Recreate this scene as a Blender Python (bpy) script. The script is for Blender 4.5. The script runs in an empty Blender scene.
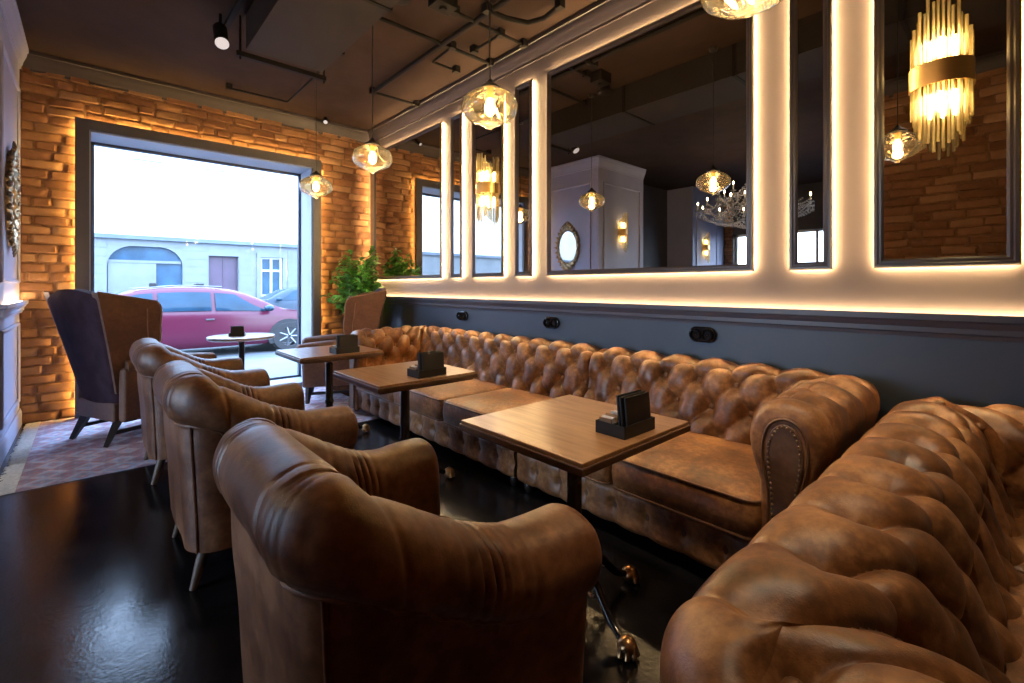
import bpy, bmesh, math, random
import numpy as np
from mathutils import Vector, Matrix, noise as mnoise

PI = math.pi
R = math.radians
rnd = random.Random(7)
S = bpy.context.scene
COL = S.collection

# ------------------------------------------------------------------ helpers
class MB:
    """collects vertices and faces; build() links them as one mesh object"""
    def __init__(s): s.v = []; s.f = []; s.tone = []
    def add(s, vs, fs, tone=None):
        o = len(s.v); s.v += [tuple(p) for p in vs]; s.f += [tuple(i + o for i in q) for q in fs]
        s.tone += [0.5 if tone is None else tone] * len(vs)
        return s
    def box(s, x0, x1, y0, y1, z0, z1, rot=None, about=None):
        vs = [Vector((x, y, z)) for z in (z0, z1) for y in (y0, y1) for x in (x0, x1)]
        if rot is not None:
            c = Vector(about) if about else Vector(((x0+x1)/2, (y0+y1)/2, (z0+z1)/2))
            vs = [rot @ (p - c) + c for p in vs]
        return s.add(vs, [(0,2,3,1),(4,5,7,6),(0,1,5,4),(2,6,7,3),(0,4,6,2),(1,3,7,5)])
    def tube(s, pts, rad, n=10, caps=True):
        pts = [Vector(p) for p in pts]
        rads = rad if isinstance(rad, (list, tuple)) else [rad]*len(pts)
        vs = []; fs = []
        prev = None
        for i, p in enumerate(pts):
            t = (pts[min(i+1, len(pts)-1)] - pts[max(i-1, 0)])
            t = t.normalized() if t.length > 1e-9 else Vector((0,0,1))
            if prev is None:
                a = Vector((0,0,1)) if abs(t.z) < .9 else Vector((1,0,0))
                x = t.cross(a).normalized()
            else:
                x = (prev - t*prev.dot(t))
                x = x.normalized() if x.length > 1e-6 else t.cross(Vector((0,1,0))).normalized()
            prev = x
            y = t.cross(x)
            for k in range(n):
                a = 2*PI*k/n
                vs.append(p + (x*math.cos(a) + y*math.sin(a))*rads[i])
        m = len(pts)
        for i in range(m-1):
            for k in range(n):
                fs.append((i*n+k, i*n+(k+1) % n, (i+1)*n+(k+1) % n, (i+1)*n+k))
        if caps:
            fs.append(tuple(range(n-1, -1, -1))); fs.append(tuple((m-1)*n+k for k in range(n)))
        return s.add(vs, fs)
    def lathe(s, prof, n=24, c=(0,0,0), axis='z', sx=1, sy=1, arc=2*PI):
        vs = []; fs = []
        full = arc > 2*PI - 1e-4
        cnt = n if full else n+1
        for (r, z) in prof:
            for k in range(cnt):
                a = arc*k/n
                p = (r*math.cos(a)*sx, r*math.sin(a)*sy, z)
                if axis == 'y': p = (p[0], p[2], p[1])
                if axis == 'x': p = (p[2], p[0], p[1])
                vs.append((p[0]+c[0], p[1]+c[1], p[2]+c[2]))
        for i in range(len(prof)-1):
            for k in range(n):
                k2 = (k+1) % cnt
                fs.append((i*cnt+k, i*cnt+k2, (i+1)*cnt+k2, (i+1)*cnt+k))
        return s.add(vs, fs)
    def ball(s, c, r, n=10, m=6, sz=1.0):
        pr = [(max(1e-4, r*math.sin(PI*i/m)), -r*sz*math.cos(PI*i/m)) for i in range(m+1)]
        return s.lathe(pr, n, c)
    def prism(s, poly, d0, d1, plane='xz'):
        """poly in a plane, extruded between d0 and d1 along the third axis"""
        n = len(poly)
        def P(a, b, d):
            return {'xz': (a, d, b), 'yz': (d, a, b), 'xy': (a, b, d)}[plane]
        vs = [P(a, b, d0) for a, b in poly] + [P(a, b, d1) for a, b in poly]
        fs = [tuple(range(n)), tuple(range(2*n-1, n-1, -1))] + [(i, i+n, (i+1) % n+n, (i+1) % n) for i in range(n)]
        return s.add(vs, fs)
    def grid(s, G, tone=None, flip=False):
        """G: array (I,J,3)"""
        I, J = G.shape[:2]
        fs = []
        for i in range(I-1):
            for j in range(J-1):
                q = (i*J+j, i*J+j+1, (i+1)*J+j+1, (i+1)*J+j)
                fs.append(q[::-1] if flip else q)
        return s.add([tuple(p) for p in G.reshape(-1, 3)], fs, tone)
    def build(s, name, mat, parent=None, smooth=35, bevel=0, seg=2, loc=None, recalc=True, tone=False):
        me = bpy.data.meshes.new(name)
        me.from_pydata(s.v, [], s.f)
        if recalc:
            bm = bmesh.new(); bm.from_mesh(me)
            bmesh.ops.recalc_face_normals(bm, faces=bm.faces)
            bm.to_mesh(me); bm.free()
        me.update()
        if smooth:
            me.polygons.foreach_set('use_smooth', [True]*len(me.polygons))
            if smooth < 180: me.set_sharp_from_angle(angle=R(smooth))
        if tone:
            at = me.attributes.new('tone', 'FLOAT', 'POINT')
            at.data.foreach_set('value', s.tone)
        o = bpy.data.objects.new(name, me); COL.objects.link(o)
        if mat: me.materials.append(mat)
        if parent is not None: o.parent = parent
        if loc is not None: o.location = loc
        if bevel:
            b = o.modifiers.new('bevel', 'BEVEL'); b.width = bevel; b.segments = seg; b.limit_method = 'ANGLE'; b.angle_limit = R(40)
            b.harden_normals = False
            if smooth and smooth < 180:
                me.polygons.foreach_set('use_smooth', [True]*len(me.polygons))
        return o

def tag(o, label, cat, group=None, kind=None):
    o['label'] = label; o['category'] = cat
    if group: o['group'] = group
    if kind: o['kind'] = kind
    return o

def thing(name, label, cat, loc=(0,0,0), rz=0, group=None):
    o = bpy.data.objects.new(name, None); COL.objects.link(o)
    o.empty_display_size = .1
    o.location = loc; o.rotation_euler = (0, 0, rz)
    return tag(o, label, cat, group)

def struct(o, label, cat):
    o['kind'] = 'structure'; o['label'] = label; o['category'] = cat
    return o

def copy_tree(o, parent=None):
    c = o.copy(); COL.objects.link(c)
    if parent is not None: c.parent = parent
    for ch in list(o.children): copy_tree(ch, c)
    return c

def another(proto, loc, rz, label):
    c = copy_tree(proto); c.location = loc; c.rotation_euler = (0, 0, rz); c['label'] = label
    return c

def child_copy(src, parent, loc, rot=None, name=None):
    c = src.copy(); COL.objects.link(c); c.parent = parent; c.location = loc
    if rot is not None: c.rotation_euler = rot
    return c

# ------------------------------------------------------------------ materials
def mat(name):
    m = bpy.data.materials.new(name); m.use_nodes = True
    nt = m.node_tree; nt.nodes.clear()
    out = nt.nodes.new('ShaderNodeOutputMaterial')
    return m, nt, out
def N(nt, t, **kw):
    n = nt.nodes.new(t)
    for k, v in kw.items(): setattr(n, k, v)
    return n
def princ(nt, out, col=(.5,.5,.5), rough=.5, metal=0., spec=.5, coat=0., coatr=.1):
    b = N(nt, 'ShaderNodeBsdfPrincipled')
    b.inputs['Base Color'].default_value = (*col, 1); b.inputs['Roughness'].default_value = rough
    b.inputs['Metallic'].default_value = metal; b.inputs['Specular IOR Level'].default_value = spec
    b.inputs['Coat Weight'].default_value = coat; b.inputs['Coat Roughness'].default_value = coatr
    nt.links.new(b.outputs[0], out.inputs[0])
    return b
def noise_tex(nt, scale, detail=4, rough=.55, coord='Object', dist=0.):
    tc = N(nt, 'ShaderNodeTexCoord'); n = N(nt, 'ShaderNodeTexNoise')
    n.inputs['Scale'].default_value = scale; n.inputs['Detail'].default_value = detail
    n.inputs['Roughness'].default_value = rough; n.inputs['Distortion'].default_value = dist
    nt.links.new(tc.outputs[coord], n.inputs['Vector'])
    return n
def ramp(nt, src, stops):
    r = N(nt, 'ShaderNodeValToRGB')
    e = r.color_ramp.elements
    while len(e) < len(stops): e.new(.5)
    for i, (p, c) in enumerate(stops):
        e[i].position = p; e[i].color = (*c, 1) if len(c) == 3 else c
    nt.links.new(src, r.inputs[0])
    return r
def bump(nt, src, b, strength=.2, dist=.01):
    k = N(nt, 'ShaderNodeBump'); k.inputs['Strength'].default_value = strength; k.inputs['Distance'].default_value = dist
    nt.links.new(src, k.inputs['Height']); nt.links.new(k.outputs[0], b.inputs['Normal'])
    return k
def plain(name, col, rough=.5, metal=0., nscale=0, nvar=.15, spec=.5, bmp=0., coat=0.):
    m, nt, out = mat(name); b = princ(nt, out, col, rough, metal, spec, coat)
    if nscale:
        n = noise_tex(nt, nscale)
        lo = tuple(max(0, c*(1-nvar)) for c in col); hi = tuple(min(1, c*(1+nvar)) for c in col)
        r = ramp(nt, n.outputs['Fac'], [(.3, lo), (.7, hi)])
        nt.links.new(r.outputs[0], b.inputs['Base Color'])
        if bmp: bump(nt, n.outputs['Fac'], b, bmp)
    return m
def emit(name, col, strength):
    m, nt, out = mat(name); e = N(nt, 'ShaderNodeEmission')
    e.inputs[0].default_value = (*col, 1); e.inputs[1].default_value = strength
    nt.links.new(e.outputs[0], out.inputs[0]); return m
def thin_glass(name, tint=(1,1,1), refl=.9, base=.06, edge=.6, rough=.02, wave=0, glow=0):
    """thin-walled glass: tinted see-through sheet with an angle-dependent reflection"""
    m, nt, out = mat(name)
    tr = N(nt, 'ShaderNodeBsdfTransparent'); tr.inputs[0].default_value = (*tint, 1)
    gl = N(nt, 'ShaderNodeBsdfGlossy'); gl.inputs['Roughness'].default_value = rough; gl.inputs[0].default_value = (refl, refl, refl, 1)
    lw = N(nt, 'ShaderNodeLayerWeight'); lw.inputs[0].default_value = .35
    mr = N(nt, 'ShaderNodeMapRange'); mr.inputs['To Min'].default_value = base; mr.inputs['To Max'].default_value = edge
    nt.links.new(lw.outputs['Fresnel'], mr.inputs['Value'])
    if glow:
        tl = N(nt, 'ShaderNodeBsdfTranslucent'); tl.inputs[0].default_value = (*tint, 1); m0 = N(nt, 'ShaderNodeMixShader'); m0.inputs[0].default_value = glow
        nt.links.new(tr.outputs[0], m0.inputs[1]); nt.links.new(tl.outputs[0], m0.inputs[2]); tr = m0
    if wave:
        n = noise_tex(nt, 10, 2, .5, dist=1.5); k = bump(nt, n.outputs['Fac'], gl, wave, .03)
    mx = N(nt, 'ShaderNodeMixShader'); nt.links.new(mr.outputs[0], mx.inputs[0])
    nt.links.new(tr.outputs[0], mx.inputs[1]); nt.links.new(gl.outputs[0], mx.inputs[2]); nt.links.new(mx.outputs[0], out.inputs[0])
    return m

def rod_glass(name, ct=(1, .92, .72), cl=(1, .88, .58), cg=(1, .93, .75)):
    m, nt, out = mat(name)
    tr = N(nt, 'ShaderNodeBsdfTransparent'); tr.inputs[0].default_value = (*ct, 1)
    tl = N(nt, 'ShaderNodeBsdfTranslucent'); tl.inputs[0].default_value = (*cl, 1)
    gl = N(nt, 'ShaderNodeBsdfGlossy'); gl.inputs['Roughness'].default_value = .06; gl.inputs[0].default_value = (*cg, 1)
    m1 = N(nt, 'ShaderNodeMixShader'); m1.inputs[0].default_value = .30
    nt.links.new(tr.outputs[0], m1.inputs[1]); nt.links.new(tl.outputs[0], m1.inputs[2])
    lw = N(nt, 'ShaderNodeLayerWeight'); lw.inputs[0].default_value = .4
    m2 = N(nt, 'ShaderNodeMixShader'); nt.links.new(lw.outputs['Fresnel'], m2.inputs[0])
    nt.links.new(m1.outputs[0], m2.inputs[1]); nt.links.new(gl.outputs[0], m2.inputs[2]); nt.links.new(m2.outputs[0], out.inputs[0])
    return m

def leather(name, dark, mid, light, rough=.42, scale=5.0):
    m, nt, out = mat(name); b = princ(nt, out, mid, rough, 0, .6)
    b.inputs['Sheen Weight'].default_value = .03; b.inputs['Sheen Roughness'].default_value = .45; b.inputs['Sheen Tint'].default_value = (.95, .92, .9, 1)
    n1 = noise_tex(nt, scale, 5, .6, dist=.15); n2 = noise_tex(nt, scale*7, 5, .6)
    mx = N(nt, 'ShaderNodeMix', data_type='FLOAT'); mx.inputs[0].default_value = .35
    nt.links.new(n1.outputs['Fac'], mx.inputs[2]); nt.links.new(n2.outputs['Fac'], mx.inputs[3])
    r = ramp(nt, mx.outputs[0], [(.32, dark), (.49, mid), (.65, light)])
    nt.links.new(r.outputs[0], b.inputs['Base Color'])
    rr = ramp(nt, n1.outputs['Fac'], [(.3, (rough-.08,)*3), (.7, (rough+.12,)*3)])
    nt.links.new(rr.outputs[0], b.inputs['Roughness'])
    n3 = noise_tex(nt, 260, 3, .6); n4 = noise_tex(nt, 22, 3, .5)
    ma = N(nt, 'ShaderNodeMath', operation='MULTIPLY_ADD'); ma.inputs[1].default_value = 1.3
    nt.links.new(n4.outputs['Fac'], ma.inputs[0]); nt.links.new(n3.outputs['Fac'], ma.inputs[2])
    bump(nt, ma.outputs[0], b, .16, .006)
    return m

M = {}
M['leather'] = leather('sofa_leather', (.032,.011,.003), (.175,.068,.020), (.42,.20,.072), .40)
M['leather_chair'] = leather('chair_leather', (.024,.007,.002), (.110,.037,.012), (.23,.10,.040), .41, 4)
M['leather_wing'] = leather('wing_chair_hide', (.055,.022,.012), (.105,.043,.021), (.16,.072,.036), .55, 5)
M['wing_back'] = plain('wing_back_shaded', (.036,.018,.026), .85, nscale=9, nvar=.35, spec=.15, bmp=.15)  # purple-brown carries the shade and bluish light on the chair's back
M['wing_welt'] = plain('wing_welt', (.26,.15,.085), .5, nscale=30)
M['welt'] = plain('welt', (.12,.055,.025), .45, nscale=30)
M['leather_dark'] = leather('panel_leather', (.05,.02,.01), (.10,.045,.02), (.16,.08,.04), .4)
M['wall'] = plain('wall_paint', (.112,.089,.090), .6, nscale=2.5, nvar=.05)
M['dado'] = plain('dado_paint', (.060,.086,.126), .5, nscale=2.5, nvar=.05)
M['trim'] = plain('trim_paint', (.046,.036,.041), .5, nscale=3, nvar=.05)
M['rail'] = plain('rail_paint', (.075,.080,.105), .4, nscale=3, nvar=.05)
M['wall_left'] = plain('left_wall_daylit_paint', (.33,.345,.49), .55, nscale=2.5, nvar=.05)  # grey paint with the blue of the mirrored window light tinted in
M['ceiling'] = plain('ceiling_paint', (.044,.027,.021), .85, nscale=3, nvar=.18, bmp=.1, spec=.12)
M['duct'] = plain('duct_paint', (.030,.025,.025), .7, nscale=2, nvar=.12, spec=.15)
M['pipe'] = plain('pipe_paint', (.012,.010,.010), .7, nscale=9, spec=.15)
M['hall'] = plain('hall_paint', (.045,.042,.05), .55, nscale=2)
M['frame_dark'] = plain('mirror_frame_paint', (.075,.057,.051), .35, nscale=6, nvar=.1)
M['casing'] = plain('casing_paint', (.085,.082,.092), .45, nscale=4, nvar=.1)
M['reveal'] = plain('reveal_paint', (.34,.37,.43), .5, nscale=3, nvar=.04)
M['win_frame'] = plain('window_bar_paint', (.05,.06,.085), .35, nscale=4)
M['black'] = plain('black_satin', (.012,.012,.013), .35, nscale=12)
M['black_gloss'] = plain('black_gloss', (.008,.008,.009), .12, nscale=12)
M['black_box'] = plain('black_box', (.007,.007,.008), .5, nscale=20)
M['brass'] = plain('brass', (.78,.50,.19), .42, 1.0, nscale=8, nvar=.12)
M['bronze'] = plain('bronze', (.45,.26,.12), .3, 1.0, nscale=25, nvar=.35, bmp=.2)
M['antique'] = plain('antique_gilt', (.33,.24,.14), .38, 1.0, nscale=30, nvar=.5, bmp=.3)
M['chrome'] = plain('chrome', (.7,.7,.72), .15, 1.0, nscale=6, nvar=.05)
M['nail'] = plain('nailhead', (.30,.19,.09), .3, 1.0, nscale=20)
M['leg_dark'] = plain('leg_dark_wood', (.020,.014,.012), .4, nscale=15, nvar=.3)
M['leg_wood'] = plain('leg_wood', (.09,.055,.035), .45, nscale=15, nvar=.3)
M['mirror'] = plain('mirror_glass', (.60,.57,.54), .0, 1.0)
M['led'] = emit('led_warm', (1.0,.66,.295), 100)
M['led_rail'] = emit('led_rail', (1.0,.68,.33), 44)
M['led_win'] = emit('led_amber', (1.0,.60,.17), 22)
M['bulb'] = emit('bulb_warm', (1.0,.66,.26), 45)
M['sconce_bulb'] = emit('sconce_lamp', (1.0,.72,.33), 42)
M['candle_bulb'] = emit('candle_lamp', (1.0,.72,.4), 40)
M['spot'] = emit('spot_lens', (1.0,.86,.80), .4)
M['amber_glass'] = thin_glass('amber_glass', (1.0,.85,.56), 1.0, .10, .9, .03, .30, .022)
M['rod_glass'] = rod_glass('rod_glass')
M['crystal'] = rod_glass('crystal_glass', (.97,.97,.97), (.95,.93,.92), (1,.98,.96))
M['pane'] = thin_glass('window_pane', (.97,.985,1.0), .9, .001, .05)
M['white'] = plain('white_paper', (.75,.73,.70), .7, nscale=20, nvar=.05)
M['packet'] = plain('brown_packet', (.30,.18,.09), .7, nscale=20)
M['round_top'] = plain('round_top', (.42,.36,.33), .22, nscale=8, nvar=.1)
M['leaf'] = plain('leaf_green', (.11,.33,.05), .32, nscale=7, nvar=.55)
M['stem'] = plain('stem_brown', (.10,.07,.035), .7, nscale=20)
M['pot'] = plain('planter_grey', (.10,.10,.11), .5, nscale=9)
M['soil'] = plain('soil', (.03,.022,.016), .95, nscale=40, nvar=.5)

# wood table top
def wood():
    m, nt, out = mat('table_wood'); b = princ(nt, out, (.2,.1,.05), .33, 0, .5, .55, .30)
    tc = N(nt, 'ShaderNodeTexCoord'); mp = N(nt, 'ShaderNodeMapping'); mp.inputs['Scale'].default_value = (14, 1.3, 6)
    nt.links.new(tc.outputs['Object'], mp.inputs[0])
    n = N(nt, 'ShaderNodeTexNoise'); n.inputs['Scale'].default_value = 3; n.inputs['Detail'].default_value = 8; n.inputs['Distortion'].default_value = .6
    nt.links.new(mp.outputs[0], n.inputs['Vector'])
    r = ramp(nt, n.outputs['Fac'], [(.30, (.16,.070,.026)), (.5, (.255,.125,.05)), (.7, (.33,.175,.078))])
    nt.links.new(r.outputs[0], b.inputs['Base Color'])
    rr = ramp(nt, n.outputs['Fac'], [(.3, (.34,)*3), (.7, (.28,)*3)]); nt.links.new(rr.outputs[0], b.inputs['Roughness'])
    bump(nt, n.outputs['Fac'], b, .02, .002)
    return m
M['wood'] = wood()
M['wood_edge'] = plain('table_edge', (.075,.035,.018), .35, nscale=12, nvar=.3)

def floor_mat():
    m, nt, out = mat('floor_black'); b = princ(nt, out, (.012,.012,.014), .3, 0, .33)
    n = noise_tex(nt, 5, 6, .65); r = ramp(nt, n.outputs['Fac'], [(.3, (.003,.003,.004)), (.7, (.008,.008,.010))])
    nt.links.new(r.outputs[0], b.inputs['Base Color'])
    rr = ramp(nt, n.outputs['Fac'], [(.3, (.15,)*3), (.7, (.23,)*3)]); nt.links.new(rr.outputs[0], b.inputs['Roughness'])
    n2 = noise_tex(nt, 55, 3, .6); bump(nt, n2.outputs['Fac'], b, .10, .006)
    return m
M['floor'] = floor_mat()

def brick_mat(name, cols, rough=.8):
    m, nt, out = mat(name); b = princ(nt, out, cols[1], rough, 0, .3)
    at = N(nt, 'ShaderNodeAttribute', attribute_name='tone')
    n = noise_tex(nt, 14, 6, .65)
    mx = N(nt, 'ShaderNodeMix', data_type='FLOAT'); mx.inputs[0].default_value = .45
    nt.links.new(at.outputs['Fac'], mx.inputs[2]); nt.links.new(n.outputs['Fac'], mx.inputs[3])
    r = ramp(nt, mx.outputs[0], [(.22, cols[0]), (.45, cols[1]), (.6, cols[2]), (.8, cols[3])])
    nt.links.new(r.outputs[0], b.inputs['Base Color'])
    n2 = noise_tex(nt, 70, 5, .7); bump(nt, n2.outputs['Fac'], b, .5, .008)
    return m
M['brick'] = brick_mat('brick', [(.18,.082,.042), (.255,.122,.060), (.305,.157,.078), (.36,.21,.115)])
M['mortar'] = plain('mortar', (.20,.105,.055), .9, nscale=30, nvar=.3, bmp=.3)

def rug_mat():
    m, nt, out = mat('rug_pile'); b = princ(nt, out, (.3,.2,.2), .95, 0, .1)
    tc = N(nt, 'ShaderNodeTexCoord')
    mp = N(nt, 'ShaderNodeMapping'); mp.inputs['Scale'].default_value = (1, 1, 0); nt.links.new(tc.outputs['Object'], mp.inputs[0])
    vor = N(nt, 'ShaderNodeTexVoronoi', distance='MANHATTAN'); vor.inputs['Scale'].default_value = 5.0; vor.inputs['Randomness'].default_value = .35
    nt.links.new(mp.outputs[0], vor.inputs['Vector'])
    r1 = ramp(nt, vor.outputs['Distance'], [(.10, (.62,.55,.56)), (.28, (.36,.16,.18)), (.42, (.30,.37,.50)), (.62, (.58,.50,.50)), (.8, (.30,.14,.17))])
    ch = N(nt, 'ShaderNodeTexVoronoi', distance='CHEBYCHEV'); ch.inputs['Scale'].default_value = 13; ch.inputs['Randomness'].default_value = .2
    nt.links.new(mp.outputs[0], ch.inputs['Vector'])
    r2 = ramp(nt, ch.outputs['Distance'], [(.15, (.56,.33,.33)), (.35, (.33,.40,.52)), (.6, (.60,.54,.55))])
    mx = N(nt, 'ShaderNodeMix', data_type='RGBA'); mx.inputs[0].default_value = .45
    nt.links.new(r1.outputs[0], mx.inputs[6]); nt.links.new(r2.outputs[0], mx.inputs[7])
    n = noise_tex(nt, 9, 5, .7); r3 = ramp(nt, n.outputs['Fac'], [(.35, (.85,.82,.84)), (.65, (1.5,1.5,1.55))])
    m2 = N(nt, 'ShaderNodeMix', data_type='RGBA', blend_type='MULTIPLY'); m2.inputs[0].default_value = .8
    nt.links.new(mx.outputs[2], m2.inputs[6]); nt.links.new(r3.outputs[0], m2.inputs[7])
    nt.links.new(m2.outputs[2], b.inputs['Base Color'])
    n2 = noise_tex(nt, 220, 2); bump(nt, n2.outputs['Fac'], b, .5, .006)
    return m
M['rug'] = rug_mat()
M['fringe'] = plain('fringe', (.62,.58,.52), .9, nscale=60, nvar=.2)

# outside
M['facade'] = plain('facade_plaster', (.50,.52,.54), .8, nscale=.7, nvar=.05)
M['upper_pane'] = plain('upper_pane_overexposed', (.30,.33,.36), .5, nscale=1)  # panes lightened so overexposure is put into their colour
M['facade_low'] = plain('ground_floor_shaded', (.118,.132,.146), .8, nscale=1.2, nvar=.12)  # darker copy of the plaster; the ground floor's shading is in the colour
M['facade_trim'] = plain('facade_trim', (.08,.10,.13), .8, nscale=1)
M['street'] = plain('asphalt', (.08,.088,.098), .85, nscale=3, nvar=.15)
M['pavement'] = plain('pavement_stone', (.10,.113,.12), .8, nscale=2, nvar=.1)
M['out_glass'] = plain('street_window_glass', (.018,.055,.10), .2, nscale=1.2, nvar=.4, spec=.2)
M['out_door'] = plain('street_door', (.045,.025,.048), .5, nscale=1.5, nvar=.2)
M['car_red'] = plain('car_paint_red', (.085,.012,.030), .22, nscale=2, nvar=.04, spec=.35)
M['car_grey'] = plain('car_paint_grey', (.03,.045,.065), .35, nscale=2, nvar=.04, spec=.2)
M['car_glass'] = plain('car_glass', (.012,.035,.06), .1, nscale=2, nvar=.3, spec=.22)
M['tyre'] = plain('tyre', (.02,.02,.022), .8, nscale=10)
M['rim'] = plain('rim', (.16,.17,.19), .3, .9, nscale=10, nvar=.05)
M['lamp_red'] = plain('tail_lamp', (.4,.02,.02), .2, nscale=4)
M['lamp_clear'] = plain('head_lamp', (.7,.75,.8), .1, nscale=4, nvar=.05)

# ------------------------------------------------------------------ camera and world
HC = 1.3
cam = bpy.data.cameras.new('camera'); co = bpy.data.objects.new('camera', cam); COL.objects.link(co)
co.location = (0, 0, HC); co.rotation_euler = (R(90), 0, -.7362)
cam.sensor_width = 36; cam.lens = 464.75/1024*36; cam.shift_y = -(341.5-286.6)/1024; cam.clip_start = .03; cam.clip_end = 200
S.camera = co
w = bpy.data.worlds.new('sky'); S.world = w; w.use_nodes = True
wn = w.node_tree; wn.nodes.clear()
wo = wn.nodes.new('ShaderNodeOutputWorld'); bg = wn.nodes.new('ShaderNodeBackground')
tcw = wn.nodes.new('ShaderNodeTexCoord'); sep = wn.nodes.new('ShaderNodeSeparateXYZ'); wn.links.new(tcw.outputs['Generated'], sep.inputs[0])
cr = wn.nodes.new('ShaderNodeValToRGB'); cr.color_ramp.elements[0].position = 0.0; cr.color_ramp.elements[0].color = (.60,.77,1,1)
cr.color_ramp.elements[1].position = .8; cr.color_ramp.elements[1].color = (.42,.63,1,1)
wn.links.new(sep.outputs['Z'], cr.inputs[0]); wn.links.new(cr.outputs[0], bg.inputs[0])
bg.inputs[1].default_value = 9
wn.links.new(bg.outputs[0], wo.inputs[0])
S.view_settings.view_transform = 'Standard'; S.view_settings.look = 'None'; S.view_settings.gamma = 1; S.view_settings.use_curve_mapping = False
S.view_settings.exposure = 1.0
S.cycles.max_bounces = 10; S.cycles.transparent_max_bounces = 24; S.cycles.glossy_bounces = 5; S.cycles.diffuse_bounces = 5
S.cycles.caustics_reflective = True; S.cycles.caustics_refractive = False; S.cycles.sample_clamp_indirect = 4

# ------------------------------------------------------------------ room dimensions
W, D, L, ZC = 3.005, 6.376, -.50, 3.54       # mirror wall x, window wall y, left wall x, ceiling
YR = 4.92                                    # where the left wall ends and turns away
YB = 1.25                                    # brick pier beside the camera begins
HX, HY0, HY1 = -5.6, -2.4, 5.6               # hall beyond the opening
RAIL = 1.172

# bricks -------------------------------------------------------------
def brick_field(a0, a1, z0, z1, to, hole=None, seed=1, rowh=.090, bl=.29):
    """courses of worn bricks on a wall; to(a, z, d) gives the point d proud of the wall"""
    r = random.Random(seed); mb = MB()
    z = z0; row = 0
    while z < z1-.02:
        h = min(rowh, z1-z)
        a = a0 - (bl*.5 if row % 2 else 0) - r.uniform(0, .06)
        while a < a1:
            ln = bl*r.uniform(.8, 1.15)
            if r.random() < .2: ln *= .55
            b0, b1 = max(a, a0), min(a+ln-.009, a1)
            a += ln
            spans = [(b0, b1)]
            zz0, zz1 = z+.004, z+h-.004
            zs = (zz0, zz1)
            if hole:
                h0, h1, hz0, hz1 = hole
                if zz1 > hz0 and zz0 < hz1-.001:
                    if zz0 < hz1 < zz1 and hz1 - zz0 < .03: zs = (hz1, zz1)
                    elif zz1 - hz1 > .035: 
                        if b0 < h1 and b1 > h0: zs = (max(hz1, zz0), zz1)
                    else:
                        spans = [(b0, min(b1, h0)), (max(b0, h1), b1)]
            for s0, s1 in spans:
                if s1 - s0 < .03: continue
                dep = .016 + r.uniform(-.006, .008); tone = r.random()
                fx = [0, .035/(s1-s0)*.5+.01, .3, .6, 1-.035/(s1-s0)*.5-.01, 1]; fz = [0, .14, .5, .86, 1]
                jz = r.uniform(-.003, .003); tilt = r.uniform(-.012, .012)
                G = np.zeros((6, 5, 3)); sd = r.uniform(0, 100)
                for i, f1 in enumerate(fx):
                    for j, f2 in enumerate(fz):
                        edge = (i in (0, 5)) or (j in (0, 4))
                        x = s0 + (s1-s0)*f1; zz = zs[0] + (zs[1]-zs[0])*f2 + tilt*(f1-.5) + jz
                        nn = mnoise.noise(Vector((x*9+sd, zz*14, sd)))
                        d = -.004 if edge else dep + nn*.009
                        ii = 0 if not edge else nn*.012
                        G[i, j] = to(x + (ii if i in (0, 5) else 0), min(max(zz + (ii if j in (0, 4) else 0), z0), z1), d)
                mb.grid(G, tone)
        z += rowh; row += 1
    return mb

# ---------------------------------------------------------------- shell
T = .25
floor = struct(MB().box(HX, W+T, HY0, D+.4, -.12, 0).build('floor', M['floor'], smooth=0), 'dark polished black floor of the lounge', 'floor')
ceil = struct(MB().box(HX, W+T, HY0, D+T, ZC, ZC+.15).build('ceiling', M['ceiling'], smooth=0), 'dark painted ceiling with exposed services', 'ceiling')
# right wall
wr = struct(MB().box(W, W+T, HY0, D+T, RAIL-.03, ZC).build('wall_right', M['wall'], smooth=0), 'warm grey wall carrying the backlit mirrors', 'wall')
MB().box(W-.012, W+T, HY0, D, 0, RAIL-.03).build('dado', M['dado'], wr, smooth=0)
# window wall
WL, WR, WT, WB = -.1175, 2.2627, 2.9694, .0   # casing outer edges
CW = .105                                     # casing width
ox0, ox1, oz1 = WL+CW, WR-CW, WT-CW
YG = 6.735
mb = MB()
mb.box(L-.3, ox0, D, YG+.1, 0, ZC); mb.box(ox1, W+T, D, YG+.1, 0, ZC); mb.box(ox0, ox1, D, YG+.1, oz1, ZC)
wb = struct(mb.build('wall_back', M['mortar'], smooth=0), 'window wall faced with worn orange brick', 'wall')
brick_field(L, W, 0, ZC-.14, lambda a, z, d: (a, D-d, z), hole=(WL+.02, WR-.02, -.1, WT-.02), seed=3).build('brick_facing', M['brick'], wb, smooth=50, tone=True, recalc=False)
# left wall with panels
wl = struct(MB().box(L-.2, L, YR+.2, D, 0, ZC).build('wall_left', M['wall_left'], smooth=0), 'pale grey panelled wall beside the window', 'wall')
MB().box(-1.9, L, YR, YR+.2, 0, ZC).build('return_panel', M['wall_left'], wl, smooth=0)
def frame_loop(y0, y1, z0, z1, prof, to):
    """profile (inset, depth) swept round a rectangle"""
    mb = MB(); m = len(prof); vs = []; fs = []
    for ins, d in prof:
        vs += [to(y0+ins, z0+ins, d), to(y1-ins, z0+ins, d), to(y1-ins, z1-ins, d), to(y0+ins, z1-ins, d)]
    for i in range(m-1):
        for k in range(4):
            fs.append((i*4+k, i*4+(k+1) % 4, (i+1)*4+(k+1) % 4, (i+1)*4+k))
    mb.add(vs, fs); return mb
PM = [(0, 0), (0, .012), (.01, .020), (.025, .016), (.034, .008), (.034, 0)]
toL = lambda y, z, d: (L+d, y, z)
frame_loop(YR+.16, D-.16, RAIL+.16, ZC-.42, PM, toL).build('panel_moulding', M['wall_left'], wl, smooth=20)
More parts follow.
